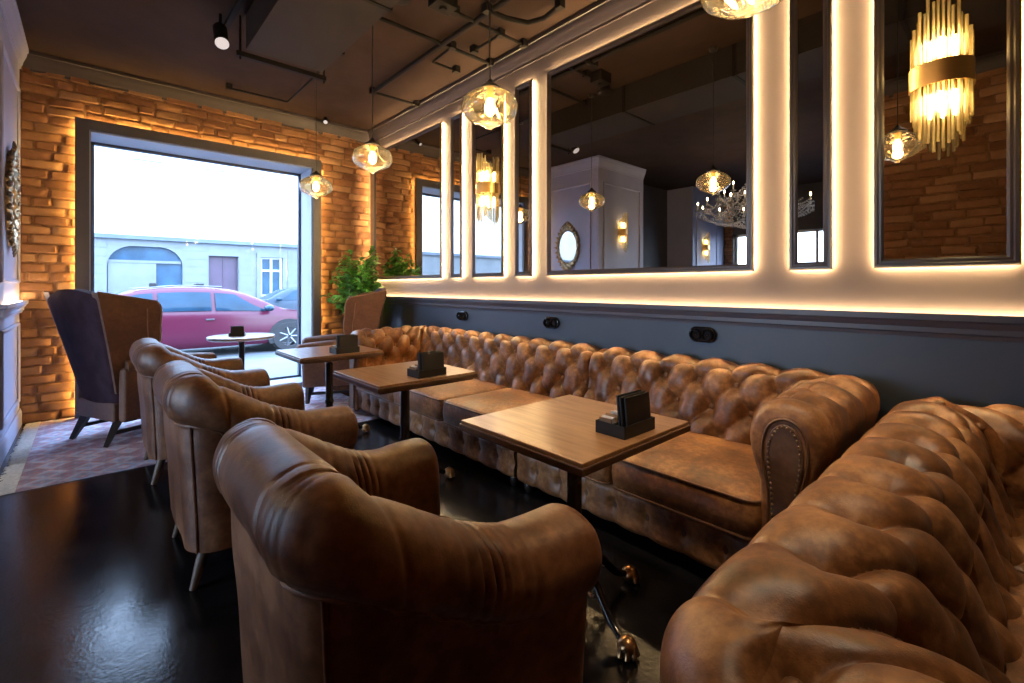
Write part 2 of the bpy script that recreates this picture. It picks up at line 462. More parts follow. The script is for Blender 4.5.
frame_loop(YR+.16, D-.16, .24, RAIL-.20, PM, toL).build('panel_moulding', M['wall_left'], wl, smooth=20)
toRt = lambda x, z, d: (x, YR-d, z)
frame_loop(-1.78, L-.14, RAIL+.16, ZC-.42, PM, toRt).build('panel_moulding', M['wall_left'], wl, smooth=20)
frame_loop(-1.78, L-.14, .24, RAIL-.20, PM, toRt).build('panel_moulding', M['wall_left'], wl, smooth=20)
# brick pier beside the camera, and the dark hall
wf = struct(MB().box(L-.3, L, HY0, YB, 0, ZC).build('wall_front', M['mortar'], smooth=0), 'brick wall beside the camera, seen in the end mirror', 'wall')
brick_field(HY0+.6, YB, 0, ZC-.14, lambda a, z, d: (L+d, a, z), seed=5).build('brick_facing', M['brick'], wf, smooth=50, tone=True, recalc=False)
struct(MB().box(HX, W+T, HY0-.2, HY0, 0, ZC).build('wall_south', M['hall'], smooth=0), 'wall behind the camera', 'wall')
HW0, HW1, HWZ0, HWZ1 = 1.3, 4.75, .35, 2.55     # hall window
mb = MB(); mb.box(HX-.3, HX, HY0-.2, HW0, 0, ZC); mb.box(HX-.3, HX, HW1, HY1+.2, 0, ZC)
mb.box(HX-.3, HX, HW0, HW1, 0, HWZ0); mb.box(HX-.3, HX, HW0, HW1, HWZ1, ZC)
wh = struct(mb.build('wall_west', M['hall'], smooth=0), 'far hall wall with a curtained window', 'wall')
mb = MB(); mb.box(HX, -4.1, HY1, HY1+.2, 0, ZC); mb.box(-4.1, -1.9, HY1, HY1+.2, 0, ZC)
struct(mb.build('wall_north', M['hall'], smooth=0), 'dark hall recess behind the panelled corner', 'wall')
struct(MB().box(-1.9, -1.7, YR+.2, HY1+.2, 0, ZC).build('wall_recess', M['hall'], smooth=0), 'dark side of the hall recess', 'wall')
wp = struct(MB().box(HX, -4.0, 4.98, HY1, 0, ZC).build('wall_pier', M['wall_left'], smooth=0), 'pale panelled pier at the far end of the hall', 'wall')
frame_loop(-5.2, -4.15, 1.3, 3.1, PM, lambda x, z, d: (x, 4.98-d, z)).build('panel_moulding', M['wall_left'], wp, smooth=20)
brick_field(4.76, 4.97, .0, ZC-.1, lambda a, z, d: (HX+d, a, z), seed=8).build('brick_facing', M['brick'], wh, smooth=50, tone=True, recalc=False)
w2 = thing('window_2', 'tall hall window between cream curtains, seen in the mirrors', 'window', (HX, (HW0+HW1)/2, HWZ0)); w2['kind'] = 'structure'
fy0, fy1, fz1 = HW0-(HW0+HW1)/2, HW1-(HW0+HW1)/2, HWZ1-HWZ0
mb = MB()
for y in (fy0, 0-.025, fy1-.05): mb.box(-.16, -.10, y, y+.05, 0, fz1)
mb.box(-.16, -.10, fy0, fy1, 0, .05); mb.box(-.16, -.10, fy0, fy1, fz1-.05, fz1)
mb.build('frame', M['white'], w2, smooth=0, bevel=.004)
MB().box(-.135, -.129, fy0+.02, fy1-.02, .02, fz1-.02).build('pane', M['pane'], w2, smooth=0)
M['curtain'] = plain('curtain', (.55,.47,.36), .8, nscale=12, nvar=.1)
for y0, y1 in ((HW0-.35, HW0+.05), (3.72, 3.98)):
    G = np.zeros((60, 2, 3))
    for i in range(60):
        y = y0+(y1-y0)*i/59; x = HX+.10+.03*math.sin(i*1.05)
        G[i, 0] = (x, y, .03); G[i, 1] = (x, y, 2.75)
    tag(MB().grid(G).build('curtain', M['curtain'], smooth=180), 'cream curtain at the outer side of the hall window' if y0 < 3 else 'cream curtain gathered across the middle of the hall window', 'curtain', 'hall curtains')

# cornice -------------------------------------------------------------
CP = [(0, -.185), (.014, -.185), (.014, -.165), (.022, -.150), (.028, -.125), (.040, -.100), (.052, -.072), (.056, -.045), (.066, -.040), (.066, -.004), (0, -.004)]
def run(prof, p0, p1, inward, name, m, label, cat='cornice', base=ZC, e0=0, e1=0):
    """profile (out, dz) swept from p0 to p1; mitred by e0/e1"""
    p0 = Vector(p0); p1 = Vector(p1); t = (p1-p0).normalized(); nrm = Vector(inward)
    mb = MB(); vs = []
    for (o, dz) in prof: vs.append((*(p0 + nrm*o + t*o*e0), base+dz))
    for (o, dz) in prof: vs.append((*(p1 + nrm*o - t*o*e1), base+dz))
    k = len(prof)
    fs = [(i, i+1, k+i+1, k+i) for i in range(k-1)] + [tuple(range(k)), tuple(range(2*k-1, k-1, -1))]
    mb.add(vs, fs)
    return struct(mb.build(name, m, smooth=25), label, cat)
run(CP, (W, HY0), (W, D), (-1, 0), 'trim_1', M['trim'], 'stepped cornice above the mirrors', e1=1)
run(CP, (L, D), (W, D), (0, -1), 'trim_2', M['trim'], 'stepped cornice above the brick window wall', e0=1, e1=1)
run(CP, (L, YR), (L, D), (1, 0), 'trim_3', M['wall_left'], 'stepped cornice on the left panelled wall', e0=-1, e1=1)
run(CP, (-1.9, YR), (L, YR), (0, -1), 'trim_4', M['wall_left'], 'stepped cornice on the return of the panelled wall', e1=-1)
run(CP, (L, HY0), (L, YB), (1, 0), 'trim_5', M['trim'], 'stepped cornice above the brick pier')
RP = [(0, -.115), (.020, -.115), (.024, -.098), (.034, -.090), (.034, -.066), (.042, -.058), (.050, -.040), (.062, -.030), (.062, 0), (.046, 0), (.040, -.014), (.012, -.014), (0, -.014)]
rail = run(RP, (W, HY0), (W, D-.03), (-1, 0), 'trim_6', M['rail'], 'dark moulded dado rail with a light strip along its top', 'rail', RAIL)
MB().box(W-.030, W-.014, HY0+.5, D-.06, RAIL-.012, RAIL-.006).build('light_strip', M['led_rail'], rail, smooth=0)
rl = run(RP, (L, YR), (L, D-.03), (1, 0), 'trim_7', M['wall_left'], 'moulded dado rail on the left panelled wall', 'rail', RAIL, e0=-1)
MB().box(L+.014, L+.030, YR+.4, D-.06, RAIL-.012, RAIL-.006).build('light_strip', M['led_rail'], rl, smooth=0)
run(RP, (-1.9, YR), (L, YR), (0, -1), 'trim_8', M['wall_left'], 'moulded dado rail on the return of the panelled wall', 'rail', RAIL, e1=-1)
BP = [(0, .15), (.008, .15), (.014, .135), (.018, .12), (.018, 0), (0, 0)]
run(BP, (L, YR), (L, D), (1, 0), 'baseboard_left', M['wall_left'], 'baseboard of the left panelled wall', 'baseboard', 0, e0=-1)
run(BP, (W-.012, HY0), (W-.012, D), (-1, 0), 'baseboard_right', M['dado'], 'baseboard behind the sofas', 'baseboard', 0)

# window 1 ------------------------------------------------------------
w1 = thing('window_1', 'big shop window in a dark casing with an amber light edge', 'window', (0, D, 0)); w1['kind'] = 'structure'
mb = MB(); y0, y1 = -.115, -.068     # casing stands off the brick
mb.box(WL, WL+CW, y0, y1, .0, WT); mb.box(WR-CW, WR, y0, y1, .0, WT); mb.box(WL+CW, WR-CW, y0, y1, WT-CW, WT)
mb.build('casing', M['casing'], w1, smooth=0)
mb = MB(); e = .028
mb.box(WL+e, WL+e+.006, -.064, -.026, .02, WT-e); mb.box(WR-e-.006, WR-e, -.064, -.026, .02, WT-e); mb.box(WL+e, WR-e, -.064, -.026, WT-e-.006, WT-e)
mb.build('light_strip', M['led_win'], w1, smooth=0)
mb = MB(); t = .012
mb.box(ox0-.001, ox0+t, -.084, YG-D+.08, .06, oz1); mb.box(ox1-t, ox1+.001, -.084, YG-D+.08, .06, oz1); mb.box(ox0, ox1, -.084, YG-D+.08, oz1-t, oz1+.001)
mb.build('reveal', M['reveal'], w1, smooth=0)
MB().box(ox0, ox1, -.084, YG-D+.1, 0, .06).build('sill', M['reveal'], w1, smooth=0)
mb = MB(); q = YG-D; g = .028
mb.box(ox0+t, ox0+t+g, q-.03, q+.03, .06, oz1-t); mb.box(ox1-t-g, ox1-t, q-.03, q+.03, .06, oz1-t)
mb.box(ox0+t, ox1-t, q-.03, q+.03, oz1-t-g, oz1-t); mb.box(ox0+t, ox1-t, q-.03, q+.03, .06, .06+g)
mb.build('frame', M['win_frame'], w1, smooth=0)
MB().box(ox0+t+g-.005, ox1-t-g+.005, q-.004, q+.004, .06+g-.005, oz1-t-g+.005).build('pane', M['pane'], w1, smooth=0)
def portal(name, loc, rot, sx, sy):
    l = bpy.data.lights.new(name, 'AREA'); l.shape = 'RECTANGLE'; l.size = sx; l.size_y = sy
    l.cycles.is_portal = True
    o = bpy.data.objects.new(name, l); COL.objects.link(o); o.location = loc; o.rotation_euler = rot
portal('window_portal', ((ox0+ox1)/2, YG+.12, oz1/2), (R(-90), 0, 0), ox1-ox0, oz1)
portal('hall_portal', (HX-.2, (HW0+HW1)/2, (HWZ0+HWZ1)/2), (0, R(-90), 0), HWZ1-HWZ0, HW1-HW0)

# ------------------------------------------------------------------ mirrors on the right wall
MZ0, MZ1 = 1.3934, 3.1881
FP = [(.030, .019), (.003, .019), (.0, .022), (.0, .034), (.006, .040), (.018, .040), (.024, .034), (.034, .036), (.042, .031), (.046, .024)]
def wall_mirror(y0, y1, label):
    yc = (y0+y1)/2; h = (y1-y0)/2
    t_ = thing('wall_mirror', label, 'mirror', (W, yc, MZ0), 0, 'backlit wall mirrors')
    to = lambda y, z, d: (-d, y, z)
    H = MZ1-MZ0
    frame_loop(-h, h, 0, H, FP, to).build('frame', M['frame_dark'], t_, smooth=30)
    MB().box(-.026, -.020, -h+.04, h-.04, .04, H-.04).build('glass', M['mirror'], t_, smooth=0)
    i = .012
    MB().box(-.0185, -.001, -h+i+.006, h-i-.006, i+.006, H-i-.006).build('backing', M['black'], t_, smooth=0)
    mb = MB(); x0, x1 = -.018, -.004; s = .004
    mb.box(x0, x1, -h+i, -h+i+s, i, H-i); mb.box(x0, x1, h-i-s, h-i, i, H-i)
    mb.box(x0, x1, -h+i, h-i, i, i+s); mb.box(x0, x1, -h+i, h-i, H-i-s, H-i)
    mb.build('light_strip', M['led'], t_, smooth=0)
    return t_
wall_mirror(4.476, 6.19, 'wide backlit wall mirror in the corner behind the plant')
wall_mirror(4.086, 4.297, 'narrow backlit mirror left of the farther mirror with a sconce')
wall_mirror(3.400, 3.906, 'farther backlit mirror with a sconce, reflecting the shop window')
wall_mirror(3.0065, 3.240, 'narrow backlit mirror left of the big one over the sofas')
wall_mirror(1.1033, 2.8253, 'largest backlit mirror, reflecting an oval mirror and pendants')
wall_mirror(.6993, .9115, 'narrow backlit mirror right of the big one')
wall_mirror(.0091, .5235, 'nearest backlit mirror with a sconce, reflecting a brick wall')

# ------------------------------------------------------------------ glass rod sconces
def make_sconce():
    """origin: wall point at mid height, projecting along -x"""
    t_ = thing('wall_sconce', '', 'wall light', (0,0,0), 0, 'glass rod wall sconces')
    n = 19; Rr = .094
    rod_cache = {}
    for k in range(n):
        a = -PI/2 + PI*k/(n-1)
        rr = Rr + (.010 if k % 2 else 0)
        f = math.cos(a)
        top = .165 + .175*f**1.3 + (.014 if k % 2 else -.010) + .012*((k*7) % 3 - 1)
        bot = -(.180 + .165*f**1.3 + (.012 if (k+1) % 2 else -.010) + .012*((k*5) % 3 - 1))
        mb = MB(); mb.tube([(0,0,bot),(0,0,top)], .0078, 8)
        o = mb.build('glass_rod', M['rod_glass'], t_, smooth=60); o.location = (-.012-rr*math.cos(a)*.92, rr*math.sin(a), 0)
    for zz in (-.045, .045):
        pass
    mb = MB(); prof = []
    G = np.zeros((33, 2, 3)); G2 = np.zeros((33, 2, 3))
    for k in range(33):
        a = -PI/2+PI*k/32
        for j, z in enumerate((-.052, .052)):
            G[k, j] = (-.012-.116*math.cos(a)*.92, .116*math.sin(a), z); G2[k, j] = (-.012-.112*math.cos(a)*.92, .112*math.sin(a), z)
    mb.grid(G); mb.grid(G2, flip=True)
    for j in (0, 1):
        mb.grid(np.stack([G[:, j], G2[:, j]], axis=1))
    mb.build('brass_band', M['brass'], t_, smooth=60)
    mb = MB(); mb.box(-.010, 0, -.05, .05, -.12, .12); mb.tube([(-.01,0,0),(-.06,0,0)], .02, 10)
    mb.build('wall_plate', M['brass'], t_, smooth=40)
    for s in (1, -1):
        for dy in (-.045, 0, .045):
            mb = MB(); mb.lathe([(.001,-.05),(.011,-.04),(.014,0),(.011,.04),(.001,.05)], 10, (-.045-(.015 if dy == 0 else 0), dy, s*.125))
            mb.build('bulb', M['sconce_bulb'], t_, smooth=180)
    return t_
sc = make_sconce()
sc.location = (W-.028, .266, 2.285); sc['label'] = 'glass rod sconce with a brass band, on the nearest mirror'
another(sc, (W-.028, 3.653, 2.285), 0, 'glass rod sconce with a brass band, on the farther mirror')
another(sc, (-1.17, YR, 2.28), PI/2, 'glass rod sconce on the panelled return wall, seen in the big mirror')
another(sc, (-4.55, 4.98, 2.2), PI/2, 'glass rod sconce on the far hall pier, seen in the big mirror')

# ------------------------------------------------------------------ pendants
ONION = [(.030,.106),(.062,.101),(.102,.086),(.136,.058),(.150,.022),(.147,-.012),(.126,-.042),(.093,-.062),(.058,-.076),(.034,-.088),(.018,-.099),(.008,-.106),(.0005,-.108)]
def spl(prof, k=4):
    out = []
    P = [np.array(p) for p in prof]
    for i in range(len(P)-1):
        p0, p1, p2, p3 = P[max(i-1, 0)], P[i], P[i+1], P[min(i+2, len(P)-1)]
        for s in range(k):
            t = s/k
            out.append(tuple(.5*((2*p1)+(-p0+p2)*t+(2*p0-5*p1+4*p2-p3)*t*t+(-p0+3*p1-3*p2+p3)*t**3)))
    out.append(tuple(P[-1])); return out
def pendant(shape, x, y, z, label, wavy, zt=ZC):
    t_ = thing('pendant_lamp', label, 'pendant lamp', (x, y, z), 0, 'amber glass pendants over the tables')
    pr = [(max(r, .0005), zz) for r, zz in spl(shape)]
    mb = MB(); vs = []; n = 48
    mb.lathe(pr, n)
    v2 = []
    for p in mb.v:
        a = math.atan2(p[1], p[0]); q = Vector(p)
        k = 1 + .012*math.sin(a*6 + p[2]*40) + .010*math.sin(a*11 - p[2]*70)
        kk = 1 + (k-1)*wavy
        v2.append((q.x*kk, q.y*kk, q.z))
    mb.v = v2
    mb.build('glass_shade', M['amber_glass'], t_, smooth=180)
    mb = MB(); mb.lathe([(.0005,.165),(.012,.163),(.02,.150),(.045,.132),(.056,.122),(.056,.112),(.0005,.112)], 24)
    mb.build('lamp_cap', M['black'], t_, smooth=40)
    mb = MB(); mb.lathe([(.0005,.112),(.020,.112),(.020,.07),(.016,.062),(.0005,.062)], 16); mb.build('lamp_holder', M['brass'], t_, smooth=40)
    mb = MB(); mb.lathe([(.010,.066),(.014,.058),(.026,.030),(.029,.008),(.024,-.016),(.010,-.032),(.0005,-.035)], 16); mb.build('bulb', M['bulb'], t_, smooth=180)
    pl = bpy.data.lights.new('pendant_light', 'POINT'); pl.energy = 5.5; pl.color = (1, .70, .38); pl.shadow_soft_size = .03
    po = bpy.data.objects.new('pendant_light', pl); COL.objects.link(po); po.parent = t_; po.location = (0, 0, -.045)
    MB().tube([(0,0,.16),(0,0,zt-z)], .0035, 6).build('cord', M['black'], t_, smooth=60)
    mb = MB(); mb.lathe([(.0005,zt-z-.03),(.025,zt-z-.03),(.036,zt-z-.02),(.04,zt-z),(.0005,zt-z)], 16); mb.build('ceiling_rose', M['black'], t_, smooth=40)
    return t_
pendant(ONION, 1.62, .62, 2.305, 'amber glass pendant cut by the top edge, nearest the camera', 1.3)
pendant(ONION, 1.62, 1.968, 2.268, 'amber glass pendant hanging over the near table', 1.3)
pendant(ONION, 1.62, 3.40, 2.285, 'amber glass pendant with a black cap over the middle table', .9)
pendant(ONION, 1.62, 4.62, 2.258, 'amber glass pendant in front of the window corner, smallest in view', .9)

# ------------------------------------------------------------------ crystal chandelier in the hall (seen in the mirrors)
def chandelier(x, y, z):
    t_ = thing('chandelier', 'large crystal chandelier in the hall, seen in the mirrors', 'chandelier', (x, y, z))
    mb = MB(); mb.lathe([(.0005,-.30),(.03,-.29),(.05,-.24),(.03,-.18),(.02,-.10),(.06,0),(.02,.10),(.018,.30),(.05,.36),(.018,.42),(.012,.5),(.0005,.5)], 16)
    mb.build('stem', M['crystal'], t_, smooth=60)
    MB().tube([(0,0,.5),(0,0,ZC-z)], .008, 6).build('chain', M['antique'], t_, smooth=60)
    for tier, (n, rad, zz, rise) in enumerate(((12, .82, -.14, .16), (8, .5, .12, .14))):
        for k in range(n):
            a = 2*PI*k/n + tier*.2
            pts = []
            for i in range(11):
                s = i/10
                r = .03 + (rad-.03)*s
                h = zz - .13*math.sin(s*PI*.9)*1.1 + rise*s**3
                pts.append((r*math.cos(a), r*math.sin(a), h))
            mb = MB(); mb.tube(pts, .010, 6)
            e_ = Vector(pts[-1]); mb.lathe([(.0005,-.01),(.045,.004),(.05,.012),(.012,.01),(.012,.03),(.0005,.03)], 10, e_)
            arm = mb.build('arm', M['crystal'], t_, smooth=50)
            MB().tube([e_+Vector((0,0,.03)), e_+Vector((0,0,.10))], .011, 8).build('candle', M['white'], arm, smooth=50)
            mb = MB(); mb.lathe([(.0005,.10),(.010,.112),(.012,.125),(.006,.145),(.0005,.155)], 8, e_); mb.build('bulb', M['candle_bulb'], arm, smooth=180)
            mb = MB()
            for q in range(5):
                c = e_ + Vector((.045*math.cos(a+q*1.25), .045*math.sin(a+q*1.25), -.05)); mb.lathe([(.0005,.03),(.011,.0),(.0005,-.045)], 6, c)
            mb.build('drop', M['crystal'], arm, smooth=0)
    for tier, (n, r0, z0, r1, z1) in enumerate(((24, .06, .44, .52, .14), (20, .03, -.30, .44, -.08), (24, .50, .14, .80, .02), (24, .40, -.02, .80, -.12))):
        mb = MB()
        for k in range(n):
            a = 2*PI*k/n
            for i in range(12):
                s = i/11; r = r0+(r1-r0)*s; h = z0+(z1-z0)*s - .10*math.sin(s*PI)
                mb.ball((r*math.cos(a), r*math.sin(a), h), .014, 6, 4)
        mb.build('bead_strands', M['crystal'], t_, smooth=0)
chandelier(-1.97, 2.96, 2.58)
l_ = bpy.data.lights.new('chandelier_light', 'POINT'); l_.energy = 40; l_.color = (1, .76, .5); l_.shadow_soft_size = .03
o_ = bpy.data.objects.new('chandelier_light', l_); COL.objects.link(o_); o_.location = (-1.97, 2.96, 2.62)

# ------------------------------------------------------------------ tufted sweep furniture
def resample(prof, m):
    P = np.array(spl(prof, 12)); d = np.r_[0, np.cumsum(np.hypot(*np.diff(P, axis=0).T))]
    s = np.linspace(0, d[-1], m)
    return np.stack([np.interp(s, d, P[:, 0]), np.interp(s, d, P[:, 1])], 1), s
def stations(Ln, dep, r, ds, armA, armB, nc=18, lc=None):
    st = []; u = 0; stations.out = []
    lc = lc or .5*PI*max(r-.05, .08)
    def add(fn, u, b, y, o=(0, -1)): st.append((fn, u, b, y)); stations.out.append(o)
    if armB:
        k0 = max(2, int((dep-r)/ds))
        for k in range(k0):
            tt = k/k0
            add(lambda n, tt=tt: (Ln-n, dep+(np.maximum(r, n)-dep)*tt), u+(dep-r)*tt, 0., dep+(r-dep)*tt, (1, 0))
        u += dep-r
        for k in range(nc):
            th = PI/2*k/nc
            def fn(n, th=th):
                m = np.maximum(r, n); return (Ln-m+(m-n)*math.cos(th), m-(m-n)*math.sin(th))
            add(fn, u+lc*k/nc, k/nc, r*(1-math.sin(th)), (math.cos(th), -math.sin(th)))
        u += lc
    iB = len(st)
    sB = 1 if armB else 0; sA = 1 if armA else 0
    k0 = int((Ln - r*(sA+sB))/ds)
    for k in range(k0+1):
        tt = k/k0
        def fn(n, tt=tt):
            x0 = Ln - (np.maximum(r, n) if sB else 0*n); x1 = (np.maximum(r, n) if sA else 0*n)
            return (x0+(x1-x0)*tt, n)
        add(fn, u+(Ln-r*(sA+sB))*tt, 1., 0.)
    u += Ln-r*(sA+sB)
    iA = len(st)-1
    if armA:
        for k in range(1, nc+1):
            th = PI/2*k/nc
            def fn(n, th=th):
                m = np.maximum(r, n); return (m-(m-n)*math.sin(th), m-(m-n)*math.cos(th))
            add(fn, u+lc*k/nc, 1-k/nc, r*(1-math.cos(th)), (-math.sin(th), -math.cos(th)))
        u += lc
        k0 = max(2, int((dep-r)/ds))
        for k in range(1, k0+1):
            tt = k/k0
            add(lambda n, tt=tt: (n, np.maximum(r, n)+(dep-np.maximum(r, n))*tt), u+(dep-r)*tt, 0., r+(dep-r)*tt, (-1, 0))
        u += dep-r
    return st, iB, iA, u
def tuft(u, v, a, b, rows, v0, A, B, r0, u0=0.):
    u = u-u0; vv = v-v0; ve = (rows-1)*b
    s = u/a+vv/(2*b); t = u/a-vv/(2*b)
    h = (np.abs(np.sin(PI*s))*np.abs(np.sin(PI*t)))**.42
    fo = np.maximum(np.exp(-(np.sin(PI*s)/.2)**2), np.exp(-(np.sin(PI*t)/.2)**2))
    h = np.where(vv < 0, .55+.45*np.abs(np.sin(PI*u/a))**.84, h)
    h = h-.42*np.where(vv < 0, np.exp(-(np.sin(PI*u/a)/.16)**2)*.8, np.where(vv > (rows-1)*b, 0, fo))
    o = (rows-1)/2
    h = np.where(vv > ve, np.abs(np.sin(PI*(u/a-o)))**.84, h)
    d = A*h
    for j in range(rows):
        du = ((u/a-j/2+.5) % 1-.5)*a; dv = vv-j*b
        d = d-B*np.exp(-(du*du+dv*dv)/(r0*r0))
    return d
def sweep_normals(PN, PZ, out):
    dn = np.gradient(PN, axis=1); dz_ = np.gradient(PZ, axis=1); l = np.hypot(dn, dz_); l[l < 1e-9] = 1
    o = np.array(out)[:, None, :]
    return np.concatenate([(dz_/l)[..., None]*o, (dn/l)[..., None]], axis=2)
def spacing(G, ds):
    d = np.linalg.norm(np.gradient(G, axis=0), axis=2)
    k = np.clip(1.4*d/ds-.4, 0, 1)
    for _ in range(5): k = np.minimum(np.minimum(np.roll(k, 1, 0), np.roll(k, -1, 0)), k)
    for _ in range(14):
        k = (np.roll(k, 1, 0)+k+np.roll(k, -1, 0))/3
    return k
def surf_normals(G):
    di = np.gradient(G, axis=0); dj = np.gradient(G, axis=1)
    n = np.cross(dj, di); l = np.linalg.norm(n, axis=2, keepdims=True); l[l < 1e-9] = 1
    return n/l
BTN = MB().ball((0,0,0), .0165, 12, 8, .6)
BACKP = [(.035,.10),(.035,.35),(.035,.56),(.010,.64),(-.004,.70),(.0,.765),(.03,.815),(.085,.842),(.15,.838),(.205,.800),(.238,.735),(.255,.65),(.280,.55),(.320,.45),(.345,.36),(.350,.26)]
ARMP = [(.036,.06),(.036,.35),(.034,.54),(.008,.63),(-.008,.70),(.0,.765),(.030,.820),(.090,.850),(.160,.852),(.225,.825),(.266,.77),(.282,.69),(.270,.61),(.250,.54),(.242,.45),(.242,.06)]
def chesterfield(name, label, loc, rz, Ln, dep, armA, armB, seats, ds=.009, prof_m=120, a=.240, group=None, uphase=0., zs=1., ns=1., r=.13):
    t_ = thing(name, label, 'sofa', loc, rz, group)
    st, iB, iA, uT = stations(Ln, dep, r, ds, armA, armB)
    pB, sB_ = resample(BACKP, prof_m); pA, sA_ = resample(ARMP, prof_m)
    I = len(st); J = prof_m
    G = np.zeros((I, J, 3)); U = np.zeros((I, J)); V = np.zeros((I, J)); PN = np.zeros((I, J)); PZ = np.zeros((I, J)); outs = list(stations.out)
    for i, (fn, u, bl, y) in enumerate(st):
        sm = bl*bl*(3-2*bl)
        p = pA*(1-sm)+pB*sm
        x, yy = fn(p[:, 0]*ns); G[i, :, 0] = x; G[i, :, 1] = yy; G[i, :, 2] = p[:, 1]*zs
        U[i] = u; V[i] = sB_*sm+sA_*(1-sm); PN[i] = p[:, 0]*ns; PZ[i] = p[:, 1]*zs
    nr = sweep_normals(PN, PZ, outs); damp = spacing(G, ds)
    v0, b, rows = .835, .155, 4
    # tufts stay between the crest of the roll and the seat
    fade = np.clip((V-.62)/.12, 0, 1)*np.clip((1.40-V)/.06, 0, 1)
    # leave the arm's front edge plain
    endf = np.ones_like(U)
    if armB: endf *= np.clip((U-.10)/.05, 0, 1)
    if armA: endf *= np.clip((uT-.10-U)/.05, 0, 1)
    disp = (tuft(U, V, a, b, rows, v0, .021, .052, .058, uphase)-.006)*fade*endf*damp
    # rounded front edges of the arms
    for on, du in ((armB, U), (armA, uT-U)):
        if on:
            q = np.clip(1-du/.075, 0, 1); disp -= .058*(1-np.sqrt(np.clip(1-q*q, 0, 1)))*np.clip((G[..., 2]-.1)/.1, 0, 1)
            disp -= .006*np.exp(-((du-.095)/.006)**2)
    G2 = G+nr*disp[..., None]
    for on, du in ((not armB, U), (not armA, uT-U)):
        if on:
            q = np.clip(1-du/.045, 0, 1); disp -= .035*(1-np.sqrt(np.clip(1-q*q, 0, 1)))
    G2 = G+nr*disp[..., None]
    def part(nm, i0, i1, cap0=False, cap1=False):
        mb = MB(); g = G2[i0:i1+1]; mb.grid(g)
        for c, ii in ((cap0, 0), (cap1, g.shape[0]-1)):
            if c:
                ring = [tuple(p) for p in g[ii]]
                cy = np.array(ring)
                mb.add(ring, [tuple(range(len(ring)))])
        return mb.build(nm, M['leather'], t_, smooth=60, recalc=False)
    back = part('backrest', max(iB-(18 if armB else 0), 0), iA+(18 if armA else 0), not armB, not armA)
    arms = []
    if armB: arms.append((part('arm', 0, iB-18, True, False), 1))
    if armA: arms.append((part('arm', iA+18, I-1, False, True), 0))
    # buttons
    btn = None
    lim = (.0 if not armB else .10, uT-(.0 if not armA else .10))
    for j in range(rows):
        k = -1
        while True:
            k += 1
            u = (k+j/2)*a+uphase
            if u > uT: break
            if u < lim[0] or u > lim[1]: continue
            ii = int(np.argmin(np.abs(U[:, 0]-u))); jj = int(np.argmin(np.abs(V[ii]-(v0+j*b))))
            if G[ii, jj, 2] < .50: continue
            # skip where the mitre collapses
            if ii not in (0, I-1) and np.linalg.norm(G[min(ii+1, I-1), jj]-G[ii, jj]) < .003: continue
            p = Vector(G2[ii, jj]); nn = Vector(nr[ii, jj])
            rot = nn.to_track_quat('Z', 'Y').to_euler()
            if btn is None:
                btn = BTN.build('button', M['leather'], t_, smooth=180); btn.location = p+nn*.010; btn.rotation_euler = rot
            else: child_copy(btn, t_, p+nn*.010, rot)
    # arm front scroll panels with nailheads
    for o, side in arms:
        q = np.array(resample(ARMP, 60)[0])
        cx, cz = .115, .44
        def xw(n): return Ln-n if side else n
        ins = []
        for n_, z_ in q:
            n2 = .136+(n_-.136)*.46; z2 = z_*zs - .085*max(0, (z_-.3))/.55
            ins.append((xw(n2), max(z2, .07)))
        mb = MB(); mb.prism(ins, dep-.02, dep+.010)
        pan = mb.build('scroll_panel', M['leather_dark'], o, smooth=40, bevel=.004)
        mb = MB()
        qq = np.array(ins); dd = np.r_[0, np.cumsum(np.hypot(*np.diff(qq, axis=0).T))]
        ctr = np.array([xw(.136), 0])
        for s in np.arange(.06, dd[-1]-.06, .020):
            px = np.interp(s, dd, qq[:, 0]); pz = np.interp(s, dd, qq[:, 1])
            px = ctr[0]+(px-ctr[0])*.84
            if pz > .7: pz -= .010
            mb.ball((px, dep+.010, pz), .0055, 8, 4)
        mb.build('nailheads', M['nail'], pan, smooth=180)
        # welt round the panel
        mb = MB(); mb.tube([(xw(.136+(n_-.136)*.56), dep+.002, max(.06, z_*zs-.066*max(0, z_-.3)/.55)) for n_, z_ in q], .006, 6)
        mb.build('welt', M['welt'], o, smooth=60)
    # seat base with tufted front
    x0 = .225 if armA else .012; x1 = Ln-(.225 if armB else .012)
    bz0, bz1 = .065, .265
    nx = int((x1-x0)/.012); nz = 22
    g = np.zeros((nx+1, nz+1, 3))
    ux = np.linspace(x0, x1, nx+1)[:, None]*np.ones((1, nz+1)); vz = np.linspace(0, bz1-bz0, nz+1)[None, :]*np.ones((nx+1, 1))
    h = np.abs(np.sin(PI*ux/.19))**.7*.020
    du = ((ux/.19+.5) % 1-.5)*.19
    h -= .020*np.exp(-(du**2+(vz-.10)**2)/.028**2)
    ed = np.minimum(vz, (bz1-bz0)-vz); h -= .022*(1-np.clip(ed/.03, 0, 1))**2
    g[..., 0] = ux; g[..., 1] = dep-.035+h; g[..., 2] = bz0+vz
    mb = MB(); mb.grid(g)
    mb.build('tufted_plinth', M['leather'], t_, smooth=60)
    MB().box(x0, x1, .15, dep-.045, bz0, bz1).build('seat_base', M['leather_dark'], t_, smooth=0, bevel=.008)
    sw = (x1-x0-(.0))/seats
    for k in range(seats):
        c0, c1 = x0+k*sw+.004, x0+(k+1)*sw-.004
        cushion(c0, c1, .29, dep+.015, .262, .442, t_)
    legm = None
    for fx in (.06, Ln-.06):
        for fy in (.08, dep-.08):
            mb = MB(); mb.lathe([(.0005,0),(.018,0),(.028,.02),(.030,.045),(.022,.07),(.0005,.07)], 14)
            if legm is None: legm = mb.build('foot', M['leg_dark'], t_, smooth=40); legm.location = (fx, fy, 0)
            else: child_copy(legm, t_, (fx, fy, 0))
    return t_
